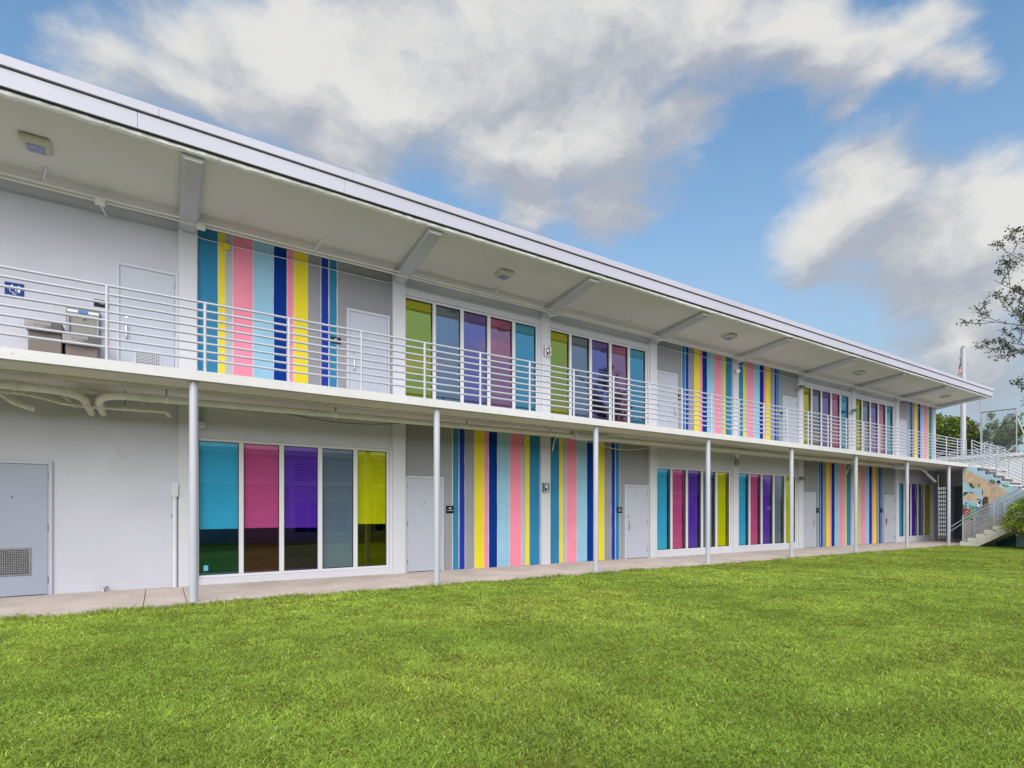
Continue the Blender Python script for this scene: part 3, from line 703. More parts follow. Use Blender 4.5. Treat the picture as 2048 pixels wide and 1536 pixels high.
a2 = [(x, PY, pzz(x)) for x in np.linspace(9.70, 28.6, 20)] + [(29.0, PY + .04, 3.36), (29.5, PY + .12, 3.30), (30.1, PY + .2, 3.16), (30.7, PY + .25, 2.98), (31.08, PY + .25, 2.85)]
pipe('drain_pipe', 'long cream drain pipe under the balcony ending in a bend at the stairs', a2, .057, [((x, PY, pzz(x)), (1, 0, 0)) for x in (10.3, 15.6, 19.4, 24.0)], hangers=[(x, PY, pzz(x)) for x in (11.0, 14.0, 16.9, 19.9, 22.8, 26.0)])
MB().bbox(25.95, 26.95, PY - .19, PY - .07, 3.22, 3.40, .008).build('box_body', M_PIL, empty('duct_box', 'white box under the balcony near the last columns', 'junction box'))
a3 = [(XL + .3, -.62, 3.30), (-1.95, -.62, 3.268), (-1.72, -.62, 3.255), (-1.5, -.6, 3.215), (-1.3, -.6, 3.165), (-1.12, -.6, 3.145), (-.6, -.6, 3.15), (-.1, -.6, 3.16), (.05, -.6, 3.16), (.11, -.6, 3.145), (.14, -.6, 3.11), (.145, -.6, 3.07)]
pipe('waste_pipe', 'thin cream waste pipe with a double bend under the balcony, open elbow at its end', a3, .033, [((-.9, -.6, 3.147), (1, 0, 0)), ((-1.9, -.62, 3.265), (1, 0, 0))], hangers=[(-.48, -.6, 3.152)])
pipe('waste_pipe', 'short stub of cream waste pipe dropping from the slab by the left edge', [(-2.25, -.55, SLAB_B - .01), (-2.1, -.5, 3.3), (-1.9, -.42, 3.14), (-1.75, -.36, 3.09), (-1.68, -.33, 3.075)], .048)
pipe('waste_pipe', 'short slanted stub of cream pipe behind the drain bend', [(-1.45, -.2, SLAB_B - .01), (-1.3, -.1, 3.33), (-1.19, .0, 3.20)], .026)
for k, (y, z, r, lab) in enumerate(((-.92, 3.335, .016, 'thin cream conduit running behind the thick drain pipes under the balcony'), (-.42, 3.405, .02, 'cream conduit hugging the wall top under the balcony'), (-1.32, 3.42, .012, 'thin grey conduit under the balcony in front of the drain pipes'))):
    conduit(lab, [(x, y, z + .01 * math.sin(x * .8 + k) + (.0022 * x if k != 2 else 0)) for x in np.linspace(XL + .3, 30.8, 60)], r, M_PIPE if k < 2 else M_CONDW)
sag = [(x, -.75, 3.30 - .09 * math.sin((x - 2.0) / 2.3 * math.pi)) for x in np.linspace(2.0, 4.3, 14)]
tag(MB().tube(sag, .007, 6).build('loose_cable', M_BLACK, None, True), 'black cable sagging below the drain pipe over the first large window', 'cable')
tag(MB().tube([(x, -.7, 3.30 - .16 * math.sin((x - 9.2) / 3.2 * math.pi) ** 2) for x in np.linspace(9.2, 12.4, 16)], .006, 6).build('loose_cable', M_PIPEG, None, True), 'pale cable sagging below the pipes over the second striped bay', 'cable')
tag(MB().tube([(x, -.6, 3.32 - .12 * math.sin((x - .5) / 1.5 * math.pi * .5)) for x in np.linspace(.5, 2.0, 10)][::-1], .004, 6).build('loose_cable', M_PIPEG, None, True), 'thin pale cable strung beside the first round column', 'cable')
# hooked whip conduits on the striped bays
for u, v, lab in ((1052, 872, 'bent yellow conduit end hanging over the yellow stripe'), (1108, 885, 'bent pale conduit end hanging over the teal stripe'), (1697, 937, 'bent pale conduit end hanging over the far teal stripe')):
    x, z = X_(u, -.02), Z_(u, v, -.02)
    o = MB().tube([(x + .12, -.25, z + .17), (x + .05, -.15, z + .16), (x + .01, -.07, z + .10), (x, -.02, z), (x, .03, z - .16), (x + .005, .05, z - .22)], [.013, .013, .013, .014, .022, .022], 8).build('conduit_whip', M_STR['yellow'] if 'yellow' in lab else M_PIPEG, None, True)
    tag(o, lab, 'conduit')
x = PX(3) + .0
conduit('thin cable dropping down the pillar to the lower fire alarm', [(x - .01, -.012, SLAB_B - .02), (x - .01, -.012, 2.2)], .007, M_CONDW, 'wall_cable', 6)
conduit('thin cable dropping down the pillar to the upper fire alarm', [(x - .04, -.2, 6.60), (x - .08, -.08, 6.58), (x - .08, -.012, 6.48), (x - .08, -.012, 5.83)], .010, M_CONDW, 'wall_cable', 6)
# box with two tubes right of the first column
x, z = X_(404, .05), Z_(404, 850, .05)
e = empty('wall_junction_box', 'grey junction box with two tubes above the first large window', 'junction box')
MB().bbox(x - .07, x + .06, -.02, .068, z - .07, z + .06, .006).build('box_body', M_WALL, e)
for dx in (-.04, .03): MB().tube([(x + dx, .03, z + .06), (x + dx, .03, SLAB_B - .01)], .012, 8).build('tube', M_WALL, e, True)
# vertical conduit with its oval fitting
x = X_(350, .02)
e = empty('wall_conduit', 'grey vertical conduit topped by an oval fitting beside the first pillar', 'conduit')
MB().tube([(x, .03, pz(x)), (x, .03, 1.70)], .035, 14).build('tube', M_CONDW, e, True)
bm = MB(); bm.prism([(x + .052 * math.cos(t) , 1.83 + (.085 if math.sin(t) > 0 else -.085) + .052 * math.sin(t)) for t in np.linspace(0, 2 * math.pi, 25)[:-1]], -.035, .06, 'y'); bm.build('oval_fitting', M_CONDW, e)
bm = MB(); bm.prism([(x + .033 * math.cos(t) , 1.83 + (.075 if math.sin(t) > 0 else -.075) + .033 * math.sin(t)) for t in np.linspace(0, 2 * math.pi, 25)[:-1]], -.041, -.0352, 'y'); bm.build('fitting_cover', M_PIL, e)
MB().bbox(x - .06, x + .06, .045, .078, 1.345, 1.37, .003).build('strap', M_STEEL, e)
# hose bib
x, z = X_(207, .02), Z_(207, 1178, .02)
e = empty('hose_tap', 'small dark hose tap at the foot of the plain wall', 'tap')
MB().tube([(x, WY, z), (x, -.05, z), (x - .0, -.07, z - .05)], .018, 8).build('spout', M_HINGE, e, True)
MB().disc((x + .05, -.03, z + .025), .03, 'y', .012, 12).tube([(x, -.03, z), (x + .05, -.03, z + .025)], .007, 6).build('valve_wheel', M_HINGE, e)

# --- alarms, cameras, wall lamps on the pillars
def alarm(u, v, lab, red):
    x, z = X_(u, -.03), Z_(u, v, -.03); e = empty('fire_alarm', lab, 'alarm')
    MB().bbox(x - .085, x + .085, -.022, -.001, z - .13, z + .13, .006).build('back_plate', M_CONDW, e)
    MB().bbox(x - .05, x + .03, -.055, -.0225, z - .085, z + .085, .008).build('strobe_body', M_RED if red else M_BLACK, e)
    MB().bbox(x - .018, x + .045, -.065, -.0555, z - .02, z + .06, .004).build('strobe_lens', M_WHITE, e)
    for sx in (-.088, .074): MB().bbox(x + sx, x + sx + .014, -.10, -.0015, z - .125, z + .125, .004).build('guard_side', M_STEEL, e)
    for sz in (-.125, .113): MB().bbox(x - .072, x + .072, -.10, -.088, z + sz, z + sz + .012, .004).build('guard_bar', M_STEEL, e)
alarm(1094, 703, 'fire alarm strobe in a wire guard between the two upper windows', True)
alarm(1091, 975, 'fire alarm strobe in a metal guard between the two lower striped bays', False)
alarm(1710, 996, 'small fire alarm strobe on the pillar between the far striped bays', False)
def domelamp(u, v, lab, m, name='wall_lamp', r=.09, cat='lamp', y=-.001):
    x, z = X_(u, y - .08), Z_(u, v, y - .08); e = empty(name, lab, cat)
    MB().disc((x, y - .02, z), r * .85, 'y', .038, 18).build('base', M_HINGE, e)
    MB().tube([(x, y - .04, z), (x, y - .07, z), (x, y - .11, z), (x, y - .14, z - .01)], [r, r * 1.02, r * .85, r * .4], 18).build('globe', m, e, True)
domelamp(1476, 742, 'round white wall lamp on the pillar between the striped upper bays', M_WHITE)
domelamp(1475, 926, 'round dark speaker on the pillar between two lower windows', M_HINGE, 'wall_speaker', .10, 'speaker')
domelamp(1475, 909, 'white dome camera under the balcony between two lower windows', M_WHITE, 'security_camera', .11, 'camera')
def camera_thing(u, v, lab, box=True):
    x, z = X_(u, -.1), Z_(u, v, -.1); e = empty('wall_floodlight', lab, 'lamp')
    MB().bbox(x - .03, x + .10, -.05, -.001, z - .05, z + .05, .006).build('mount_box', M_PIL, e)
    for dx in (-.10, .0):
        MB().tube([(x + dx, -.05, z), (x + dx - .04, -.13, z - .02), (x + dx - .05, -.20, z - .05)], [.035, .06, .075], 14).build('lamp_head', M_HINGE, e, True)
camera_thing(1604, 955, 'grey twin-head floodlight on the pillar left of the far lower striped bays')
camera_thing(1604, 773, 'grey twin-head floodlight at the top left of the far upper windows')
camera_thing(1710, 820, 'grey floodlight on the pillar between the two far upper windows')

# --- signs
FONT = bpy.data.fonts.load('<builtin>') if False else None
def text_mesh(txt, size, loc, m, parent, name='lettering', sx=1.):
    cu = bpy.data.curves.new('t', 'FONT'); cu.body = txt; cu.size = size; cu.align_x = 'CENTER'; cu.align_y = 'CENTER'; cu.resolution_u = 2; cu.offset = size * .012
    to = bpy.data.objects.new('t', cu); col.objects.link(to); bpy.context.view_layer.update()
    me = bpy.data.meshes.new_from_object(to.evaluated_get(bpy.context.evaluated_depsgraph_get())); bpy.data.objects.remove(to); bpy.data.curves.remove(cu)
    o = bpy.data.objects.new(name, me); col.objects.link(o); me.name = name
    me.transform(Matrix.Translation(loc) @ Matrix.Rotation(R(90), 4, 'X') @ Matrix.Diagonal((sx, 1, 1, 1)))
    me.materials.clear(); me.materials.append(m); o.parent = parent
    return o
def sign(x0, x1, z0, z1, lines, m, lab, y=WY - .008):
    e = empty('wall_sign', lab, 'sign')
    MB().bbox(x0, x1, y - .008, y, z0, z1, .004).build('plate', m, e)
    for (t, size, zc, sx) in lines: text_mesh(t, size, ((x0 + x1) / 2, y - .0095, zc), M_WHITE, e, 'lettering', sx)
    return e
w = sign(-2.10, -1.86, 4.905, 5.155, [('427', .036, 4.972, 1), ('STUDENT RESTROOM', .026, 4.94, .92)], M_BLUE, 'blue restroom sign with wheelchair and person symbols and white lettering', WY - .001)
ys = WY - .0105
def flat(name, pts, par):
    mb = MB(); mb.v = [(a, ys, b_) for a, b_ in pts]; mb.f = [tuple(range(len(pts)))]; return mb.build(name, M_WHITE, par)
cx, cz = -2.01, 5.055
mb = MB()
mb.tube([(cx, ys, cz + .052), (cx, ys - .001, cz + .052)], .012, 12)
mb.tube([(cx, ys, cz + .038), (cx + .004, ys, cz), (cx + .038, ys, cz), (cx + .055, ys, cz - .045)], .0065, 6)
mb.tube([(cx + .003, ys, cz + .022), (cx + .032, ys, cz + .020)], .005, 6)
mb.tube([(cx - .012 - .036 * math.cos(t) + .02, ys, cz - .022 + .036 * math.sin(t)) for t in np.linspace(-2.2, 1.1, 14)], .005, 6)
mb.build('wheelchair_symbol', M_WHITE, w)
mb = MB(); px_ = -1.925
mb.tube([(px_, ys, cz + .046), (px_, ys - .001, cz + .046)], .012, 12)
mb.bbox(px_ - .022, px_ + .022, ys - .001, ys + .001, cz - .02, cz + .031, .0005).bbox(px_ - .013, px_ - .002, ys - .001, ys + .001, cz - .055, cz - .02, .0005).bbox(px_ + .002, px_ + .013, ys - .001, ys + .001, cz - .055, cz - .02, .0005)
mb.build('person_symbol', M_WHITE, w)
sign(-.95, -.735, 4.985, 5.115, [('428', .05, 5.06, 1)], M_BLACK, 'black room sign numbered 428 beside the pale grey upper door', WY - .001)
sign(3.07, 3.28, 5.02, 5.16, [('429', .045, 5.115, 1), ('CLASSROOM', .03, 5.065, .9)], M_BLACK, 'black classroom sign beside the upper door of the first striped bay')
sign(5.78, 5.985, 1.385, 1.565, [('408', .05, 1.51, 1), ('CLASSROOM', .033, 1.455, .85)], M_BLACK, 'black classroom sign right of the lower door half hidden by a column')
sign(11.35, 11.555, 1.38, 1.555, [('406', .05, 1.50, 1), ('CLASSROOM', .033, 1.445, .85)], M_BLACK, 'black classroom sign left of the lower door in the second striped bay')
sign(14.0, 14.22, 5.03, 5.20, [('430', .05, 5.14, 1)], M_BLACK, 'black room sign beside the upper door next to the second window')
sign(19.78, 20.0, 5.03, 5.20, [('431', .05, 5.14, 1)], M_BLACK, 'black room sign beside the upper door near the far windows')
sign(22.30, 22.52, 1.37, 1.56, [('404', .05, 1.48, 1)], M_BLACK, 'black room sign on the far lower bay left of the stripes')
sign(27.78, 28.0, 1.37, 1.56, [('402', .05, 1.48, 1)], M_BLACK, 'black room sign on the far lower bay right of the stripes')
# window sticker
tag(bx('window_notice', mat('sticker_blue', (.12, .45, .62), .5), None, PX(1) + .26, PX(1) + .335, .1255, .1275, .30, .40), 'small light blue notice stuck low inside the first blue pane', 'notice')

# --- drinking fountains
ft = empty('drinking_fountain', 'taupe bi-level drinking fountain with a bottle filler on the upper walkway', 'fountain')
def fountain_unit(x0, x1, zt, zb, yd, basin_h):
    MB().bbox(x0 + .03, x1 - .005, -yd + .09, WY - .003, zb, zt - basin_h, .012).build('cabinet', M_TAUPE, ft)
    n = 8; pl = [(x0, WY - .003), (x1, WY - .003)] + [(x1 - (x1 - x0) * t, -yd - .05 * math.sin(math.pi * t)) for t in np.linspace(0, 1, n)]
    b = MB().prism(pl, zt - basin_h, zt, 'z').build('basin', M_TAUPE2, ft)
    MB().prism([(x0 + .03 + (p[0] - x0) * .88, p[1] * .86 if p[1] < 0 else p[1] - .02) for p in pl], zt + .0005, zt + .006, 'z').build('basin_top', mat('basin_rim', (.30, .29, .29), .35, metal=.4), ft)
    yy = -yd - .052
    MB().bbox((x0 + x1) / 2 - .11, (x0 + x1) / 2 + .11, yy, yy + .02, zt - basin_h + .05, zt - .03, .004).build('push_bar', M_FGREY, ft)
    MB().disc(((x0 + x1) / 2, -.12, zt + .03), .02, 'z', .05, 12).build('bubbler', M_STEEL, ft)
fountain_unit(-1.79, -1.335, 4.50, 3.72, .36, .15)
fountain_unit(-1.325, -.86, 4.36, 3.66, .36, .15)
MB().bbox(-1.315, -.855, -.02, WY - .004, 4.368, 4.885, .02).build('filler_housing', M_FGREY, ft)
MB().bbox(-1.30, -.87, -.028, -.0205, 4.80, 4.845, .003).build('filler_panel', M_WHITE, ft)
MB().bbox(-1.155, -1.02, -.034, -.0285, 4.795, 4.85, .002).build('filler_badge', mat('badge_blue', (.05, .18, .5), .4), ft)
mb = MB(); mb.bbox(-1.30, -1.265, -.06, -.0205, 4.40, 4.78, .008).bbox(-.905, -.87, -.06, -.0205, 4.40, 4.78, .008).bbox(-1.264, -.906, -.06, -.0205, 4.745, 4.78, .006); mb.build('filler_surround', mat('surround_grey', (.33, .33, .35), .4), ft)
MB().bbox(-1.262, -.908, -.024, -.0205, 4.40, 4.743, .002).build('filler_alcove', mat('alcove', (.25, .24, .21), .5), ft)
MB().tube([(-1.08, -.05, 4.74), (-1.08, -.05, 4.70)], .018, 10).build('filler_spout', M_STEEL, ft)
MB().tube([(-.97, -.12, 4.37), (-.975, -.10, 4.44), (-1.0, -.12, 4.49)], .012, 8).build('spout', M_STEEL, ft, True)

# ================================================================== vegetation helpers
def np_mesh(name, V, Fa, m, colors=None, parent=None):
    me = bpy.data.meshes.new(name); nv, nf = len(V), len(Fa); k = Fa.shape[1]
    me.vertices.add(nv); me.vertices.foreach_set('co', np.ascontiguousarray(V, np.float32).ravel())
    me.loops.add(nf * k); me.loops.foreach_set('vertex_index', np.ascontiguousarray(Fa, np.int32).ravel())
    me.polygons.add(nf); me.polygons.foreach_set('loop_start', np.arange(0, nf * k, k, dtype=np.int32))
    try: me.polygons.foreach_set('loop_total', np.full(nf, k, np.int32))
    except Exception: pass
    if colors is not None:
        at_ = me.color_attributes.new('tone', 'FLOAT_COLOR', 'POINT')
        c4 = np.ones((nv, 4), np.float32); c4[:, :3] = colors; at_.data.foreach_set('color', c4.ravel())
    me.update(calc_edges=True)
    me.materials.append(m); o = bpy.data.objects.new(name, me); col.objects.link(o)
    if parent: o.parent = parent
    return o
def leaf_mat(name, rough=.5, trans=.35):
    ma = bpy.data.materials.new(name); ma.use_nodes = True; nt = ma.node_tree; N = nt.nodes; L = nt.links.new
    b = N['Principled BSDF']; b.inputs['Roughness'].default_value = rough; b.inputs['Specular IOR Level'].default_value = .3
    a = N.new('ShaderNodeAttribute'); a.attribute_name = 'tone'; L(a.outputs['Color'], b.inputs['Base Color'])
    t = N.new('ShaderNodeBsdfTranslucent'); L(a.outputs['Color'], t.inputs[0])
    mx = N.new('ShaderNodeMixShader'); mx.inputs[0].default_value = trans
    L(b.outputs[0], mx.inputs[1]); L(t.outputs[0], mx.inputs[2]); L(mx.outputs[0], N['Material Output'].inputs[0]); return ma
M_LEAF = leaf_mat('leaf'); M_GRASS = leaf_mat('grass_blade', .6, .42)
M_BARK = mat('bark', (.13, .105, .085), .9, .25, 8., .8, 30)
def vnoise(x, y, sc, seed):                        # cheap smooth value noise
    g = np.random.default_rng(seed).random((64, 64)); x = x * sc; y = y * sc
    xi, yi = np.floor(x).astype(int), np.floor(y).astype(int); fx, fy = x - xi, y - yi
    fx = fx * fx * (3 - 2 * fx); fy = fy * fy * (3 - 2 * fy)
    a = g[xi % 64, yi % 64]; b = g[(xi + 1) % 64, yi % 64]; c = g[xi % 64, (yi + 1) % 64]; d = g[(xi + 1) % 64, (yi + 1) % 64]
    return (a * (1 - fx) + b * fx) * (1 - fy) + (c * (1 - fx) + d * fx) * fy
def leaves(name, pts, size, cols, m, parent, aspect=.5, updir=None, flat=.0):
    n = len(pts); q = RNG.normal(size=(n, 3)); q[:, 2] *= (1 - flat); q /= np.linalg.norm(q, axis=1, keepdims=True)
    nr = RNG.normal(size=(n, 3)); nr[:, 2] += flat * 3; w = np.cross(q, nr); w /= np.linalg.norm(w, axis=1, keepdims=True)
    s = size * RNG.uniform(.6, 1.3, (n, 1))
    V = np.stack([pts - q * s * .5, pts + w * s * aspect * .5, pts + q * s * .5, pts - w * s * aspect * .5], 1).reshape(-1, 3)
    Fa = np.arange(n * 4).reshape(n, 4)
    return np_mesh(name, V, Fa, m, np.repeat(cols, 4, 0), parent)
def tones(n, base, spread=.35, warm=.15):
    b = np.array(base)[None] * np.exp(RNG.normal(0, spread, (n, 1))); b[:, 0] *= np.exp(RNG.normal(0, warm, n)); return np.clip(b, .003, .6)

# ================================================================== lawn grass
def make_grass():
    parts_v, parts_f, parts_c = [], [], []; off = 0
    rings = [(2.3, 3.6, 11500), (3.6, 5., 8600), (5., 7., 5700), (7., 10., 3400), (10., 14., 1900), (14., 20., 800), (20., 28., 480), (28., 42., 260)]
    for (d0, d1, rho) in rings:
        # sample the strip of lawn between two depths ahead of the camera
        half = 1.35 * d1 + 1.5; n = int((d1 - d0) * 2 * half * rho)
        dep = RNG.uniform(d0, d1, n); lat = RNG.uniform(-half, half, n)
        x = dep * CA + lat * SA; y = -CAM_D + dep * SA - lat * CA
        k = (y < LAWN_EDGE + .02) & (y > -15.2) & (np.abs(lat) < 1.15 * dep + 1.2) & ~((x > SX0 - .1) & (x < SX1) & (y > yl))
        x, y, dep = x[k], y[k], dep[k]; n = len(x)
        clump = vnoise(x, y, 5.5, 1); patch_ = vnoise(x, y, .8, 2); fine = vnoise(x, y, 17., 3); bare = vnoise(x + 31, y, 1.7, 4)
        keep = RNG.random(n) < np.clip(.45 + 1.1 * clump - .9 * np.clip(bare - .78, 0, 1) * 2.5, .2, 1)
        x, y, dep, clump, patch_, fine, bare = [a[keep] for a in (x, y, dep, clump, patch_, fine, bare)]; n = len(x)
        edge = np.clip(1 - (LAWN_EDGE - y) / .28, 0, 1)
        h = (.012 + .017 * clump + .010 * RNG.random(n)) * (.8 + .4 * patch_) * (1 + 1.9 * edge * RNG.uniform(.3, 1.2, n))
        tall = RNG.random(n) < .012; h = np.where(tall, h * 1.8, h)
        wd = (.0024 + .0022 * RNG.random(n)) * np.clip(dep / 6, 1, 4.2)
        an = RNG.uniform(0, 2 * np.pi, n); lean = RNG.uniform(.5, 2.6, n) * (1 - .4 * edge); la = RNG.uniform(0, 2 * np.pi, n)
        bz = pz(x) - .04 + .03 * np.sin(x * .55 + 1.) * np.sin(y * .7) * np.clip((-2.3 - y) / 2., 0, 1)
        px_, py_ = np.cos(an) * wd, np.sin(an) * wd
        lx, ly = np.cos(la) * lean * h, np.sin(la) * lean * h
        z0 = np.stack([x, y, bz], 1)
        A = z0 + np.stack([px_, py_, 0 * x], 1); Bv = z0 - np.stack([px_, py_, 0 * x], 1)
        C = z0 + np.stack([px_ * .8 + lx * .35, py_ * .8 + ly * .35, h * .62], 1); Dv = z0 + np.stack([-px_ * .8 + lx * .35, -py_ * .8 + ly * .35, h * .62], 1)
        T = z0 + np.stack([lx, ly, h], 1)
        # tone: yellow-green with fresh, dark and straw patches
        c = np.empty((n, 3)); t = (patch_ * .55 + fine * .2 + RNG.random(n) * .25)[:, None]
        c[:] = (1 - t) * np.array([.27, .43, .06]) + t * np.array([.53, .63, .11])
        weed = vnoise(x + 7, y, 3.1, 9); c *= (.80 + .36 * weed)[:, None]; dry = np.clip(vnoise(x, y + 13, .6, 12) - .6, 0, 1)[:, None] * 1.2; c = c * (1 - dry * .5) + dry * .5 * np.array([.52, .50, .10])
        c *= np.exp(RNG.normal(0, .25, (n, 1)))
        straw = RNG.random(n) < (.015 + .22 * np.clip(bare - .66, 0, 1)); c[straw] = np.array([.30, .25, .09]) * RNG.uniform(.6, 1.1, (straw.sum(), 1))
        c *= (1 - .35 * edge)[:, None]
        if d1 <= 14:
            V = np.stack([A, Bv, C, Dv, T], 1).reshape(-1, 3); i5 = np.arange(n)[:, None] * 5 + off
            Fa = np.concatenate([i5 + np.array([[0, 1, 3]]), i5 + np.array([[0, 3, 2]]), i5 + np.array([[2, 3, 4]])]); kk = 5
        else:
            V = np.stack([A, Bv, T], 1).reshape(-1, 3); Fa = np.arange(n)[:, None] * 3 + off + np.array([[0, 1, 2]]); kk = 3
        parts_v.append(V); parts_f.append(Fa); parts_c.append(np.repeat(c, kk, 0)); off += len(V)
    # tiny white clover heads
    n = 520; dep = RNG.uniform(3., 22., n); lat = RNG.uniform(-1, 1, n) * dep * .95
    cx = np.round(lat * 1.3) / 1.3 * .6 + lat * .4; x = dep * CA + cx * SA; y = -CAM_D + dep * SA - cx * CA
    k = (y < LAWN_EDGE - .3); x, y = x[k], y[k]; n = len(x); s = RNG.uniform(.006, .012, n)
    bz = pz(x) + .012 + .02 * RNG.random(n); a = RNG.uniform(0, 6.3, n)
    q = [np.stack([x + s * np.cos(a + t), y + s * np.sin(a + t), bz + s * (.6 if i % 2 else 0)], 1) for i, t in enumerate((0, 1.57, 3.14, 4.71))]
    V = np.stack(q, 1).reshape(-1, 3); i4 = np.arange(n)[:, None] * 4 + off
    Fa = np.concatenate([i4 + np.array([[0, 1, 2]]), i4 + np.array([[0, 2, 3]])])
    parts_v.append(V); parts_f.append(Fa); parts_c.append(np.full((len(V), 3), .75))
    V, Fa, Cc = np.concatenate(parts_v), np.concatenate(parts_f), np.concatenate(parts_c)
    print('grass tris', len(Fa))
    o = np_mesh('grass', V, Fa, M_GRASS, Cc); tag(o, 'short mown lawn grass with clover and longer tufts along the paving', 'grass', None, 'stuff')
make_grass()

# ================================================================== trees and shrubs
def tree(label, base, fork_z, r0, limbs, leaf_n, leaf_size, tone, group=None, name='tree', sub=5, twig=.9, flat=.2, clump=.28, leafy_from=.35):
    e = empty(name, label, 'tree', group)
    base = Vector(base); fork = Vector((base.x + .1, base.y, fork_z)); tb = MB()
    tb.tube([base - Vector((0, 0, .3)), base + (fork - base) * .5 + Vector((.04, .05, 0)), fork], [r0 * 1.25, r0, r0 * .8], 10)
    tb.build('trunk', M_BARK, e, True)
    br = MB(); anchors = []
    rnd = random.Random(len(label))
    def rv(s): return Vector((rnd.gauss(0, s), rnd.gauss(0, s), rnd.gauss(0, s * .7)))
    for (end, rad) in limbs:
        end = Vector(end); L_ = (end - fork).length
        pts = [fork + (end - fork) * t + Vector((0, 0, .12 * L_ * math.sin(t * math.pi))) + (rv(.013 * L_) if 0 < t < 1 else Vector()) for t in (0, .2, .4, .6, .8, 1)]
        br.tube(pts, [rad * (1 - .85 * t) for t in (0, .2, .4, .6, .8, 1)], 7)
        for k in range(sub):
            t = leafy_from + (1 - leafy_from) * (k + rnd.random()) / sub
            i = min(int(t * 5), 4); p = pts[i].lerp(pts[i + 1], t * 5 - i)
            dirn = ((end - fork).normalized() * 1.0 + rv(.5)).normalized(); tl = twig * (1.25 - .6 * t) * rnd.uniform(.6, 1.2)
            q1 = p + dirn * tl * .5 + rv(.06); q2 = q1 + (dirn + rv(.35)).normalized() * tl * .5
            br.tube([p, q1, q2], [rad * .3 * (1.1 - t) + .006, .008, .004], 5)
            for j in range(4):
                s_ = q1.lerp(q2, rnd.random()); d2 = (dirn + rv(.8)).normalized() * tl * .4; q3 = s_ + d2
                br.tube([s_, q3], [.005, .0025], 4); anchors += [(s_, q3), (s_, q3), (q1, q2)]
            anchors.append((p, q1))
    br.build('branches', M_BARK, e, True)
    A = np.array([a for a, _ in anchors]); Bp = np.array([b for _, b in anchors])
    ix = RNG.integers(0, len(A), leaf_n); t = RNG.random((leaf_n, 1)) ** .7
    P_ = A[ix] + (Bp[ix] - A[ix]) * t + RNG.normal(0, clump * twig * .25, (leaf_n, 3))
    cl = np.exp(np.random.default_rng(3).normal(0, .25, len(A)))[ix][:, None]
    leaves('crown', P_, leaf_size, np.clip(tones(leaf_n, tone) * cl, .003, .6), M_LEAF, e, .55, flat=flat)
    return e
# the near tree whose twigs reach into the picture from the right
tips = [(1985, 500, 13.6), (1965, 560, 13.9), (1934, 640, 13.5), (1975, 680, 13.9), (1985, 620, 13.2), (2010, 700, 13.0), (2060, 730, 13.6), (2030, 775, 13.5), (2042, 815, 13.3), (2048, 455, 13.4), (2060, 560, 12.8), (2080, 640, 12.6), (2075, 740, 13.)]
tx = Vector((21.6, -9.6, 0)); lim = [(at(t[0] + 22, t[1], t[2]), .035) for t in tips]
rr_ = random.Random(5)
for k in range(16):
    a = rr_.uniform(-1.9, 1.6); e_ = tx + Vector((math.cos(a) * rr_.uniform(2.6, 4.6), math.sin(a) * rr_.uniform(2.6, 4.6), rr_.uniform(4.6, 10.)))
    if (e_.x * SA - (e_.y + CAM_D) * CA) / (e_.x * CA + (e_.y + CAM_D) * SA) > 1.06: lim.append((e_, .07))
tree('loose dark leafed tree leaning its twigs over the lawn beside the stairs', (tx.x, tx.y, -.1), 3.0, .2, lim, 23000, .062, (.075, .09, .045), sub=13, twig=.75, flat=.1, clump=.22, leafy_from=.45)
def crown_limbs(c, rx, ry, rz, n, seed, shell=.75):
    r = random.Random(seed); out = []
    for _ in range(n):
        a, b_ = r.uniform(0, 2 * math.pi), r.uniform(-.25, 1); s_ = r.uniform(shell, 1.05)
        out.append((Vector((c[0] + rx * s_ * math.cos(a) * math.sqrt(max(0, 1 - b_ * b_)), c[1] + ry * s_ * math.sin(a) * math.sqrt(max(0, 1 - b_ * b_)), c[2] + rz * s_ * b_)), .09))
    return out
c = at(1888, 890, 62); tree('dense round green tree behind the far end of the building', (c.x, c.y, -.3), 5., .3, crown_limbs((c.x, c.y, 7.6), 3.4, 3.4, 4.2, 34, 1), 26000, .30, (.15, .21, .03), 'trees beyond the stairs', sub=6, twig=1.5)
c = at(1978, 880, 56); tree('spreading feathery tree with flat leaf layers behind the white building', (c.x, c.y, -.3), 5.6, .25, [(Vector((c.x + math.cos(a) * rr, c.y + math.sin(a) * rr, zz)), .08) for a, rr, zz in [(rr_.uniform(0, 6.28), rr_.uniform(1.2, 3.3), rr_.choice((7.6, 8.6, 9.6, 10.3)) + rr_.uniform(-.2, .2)) for _ in range(30)]], 15000, .22, (.19, .24, .05), 'trees beyond the stairs', sub=6, twig=1.3, flat=.75)
c = at(2075, 900, 58); tree('low green tree right of the feathery one', (c.x, c.y, -.3), 4.2, .22, crown_limbs((c.x, c.y, 5.8), 3.2, 3.2, 2.2, 24, 4), 15000, .25, (.17, .22, .035), 'trees beyond the stairs', sub=6, twig=1.3)
c = at(1935, 905, 66); tree('low dense green tree seen through the landing rails', (c.x, c.y, -.3), 4.0, .22, crown_limbs((c.x, c.y, 5.8), 4.2, 3.2, 2.6, 28, 6), 18000, .28, (.13, .19, .03), 'trees beyond the stairs', sub=6, twig=1.4)

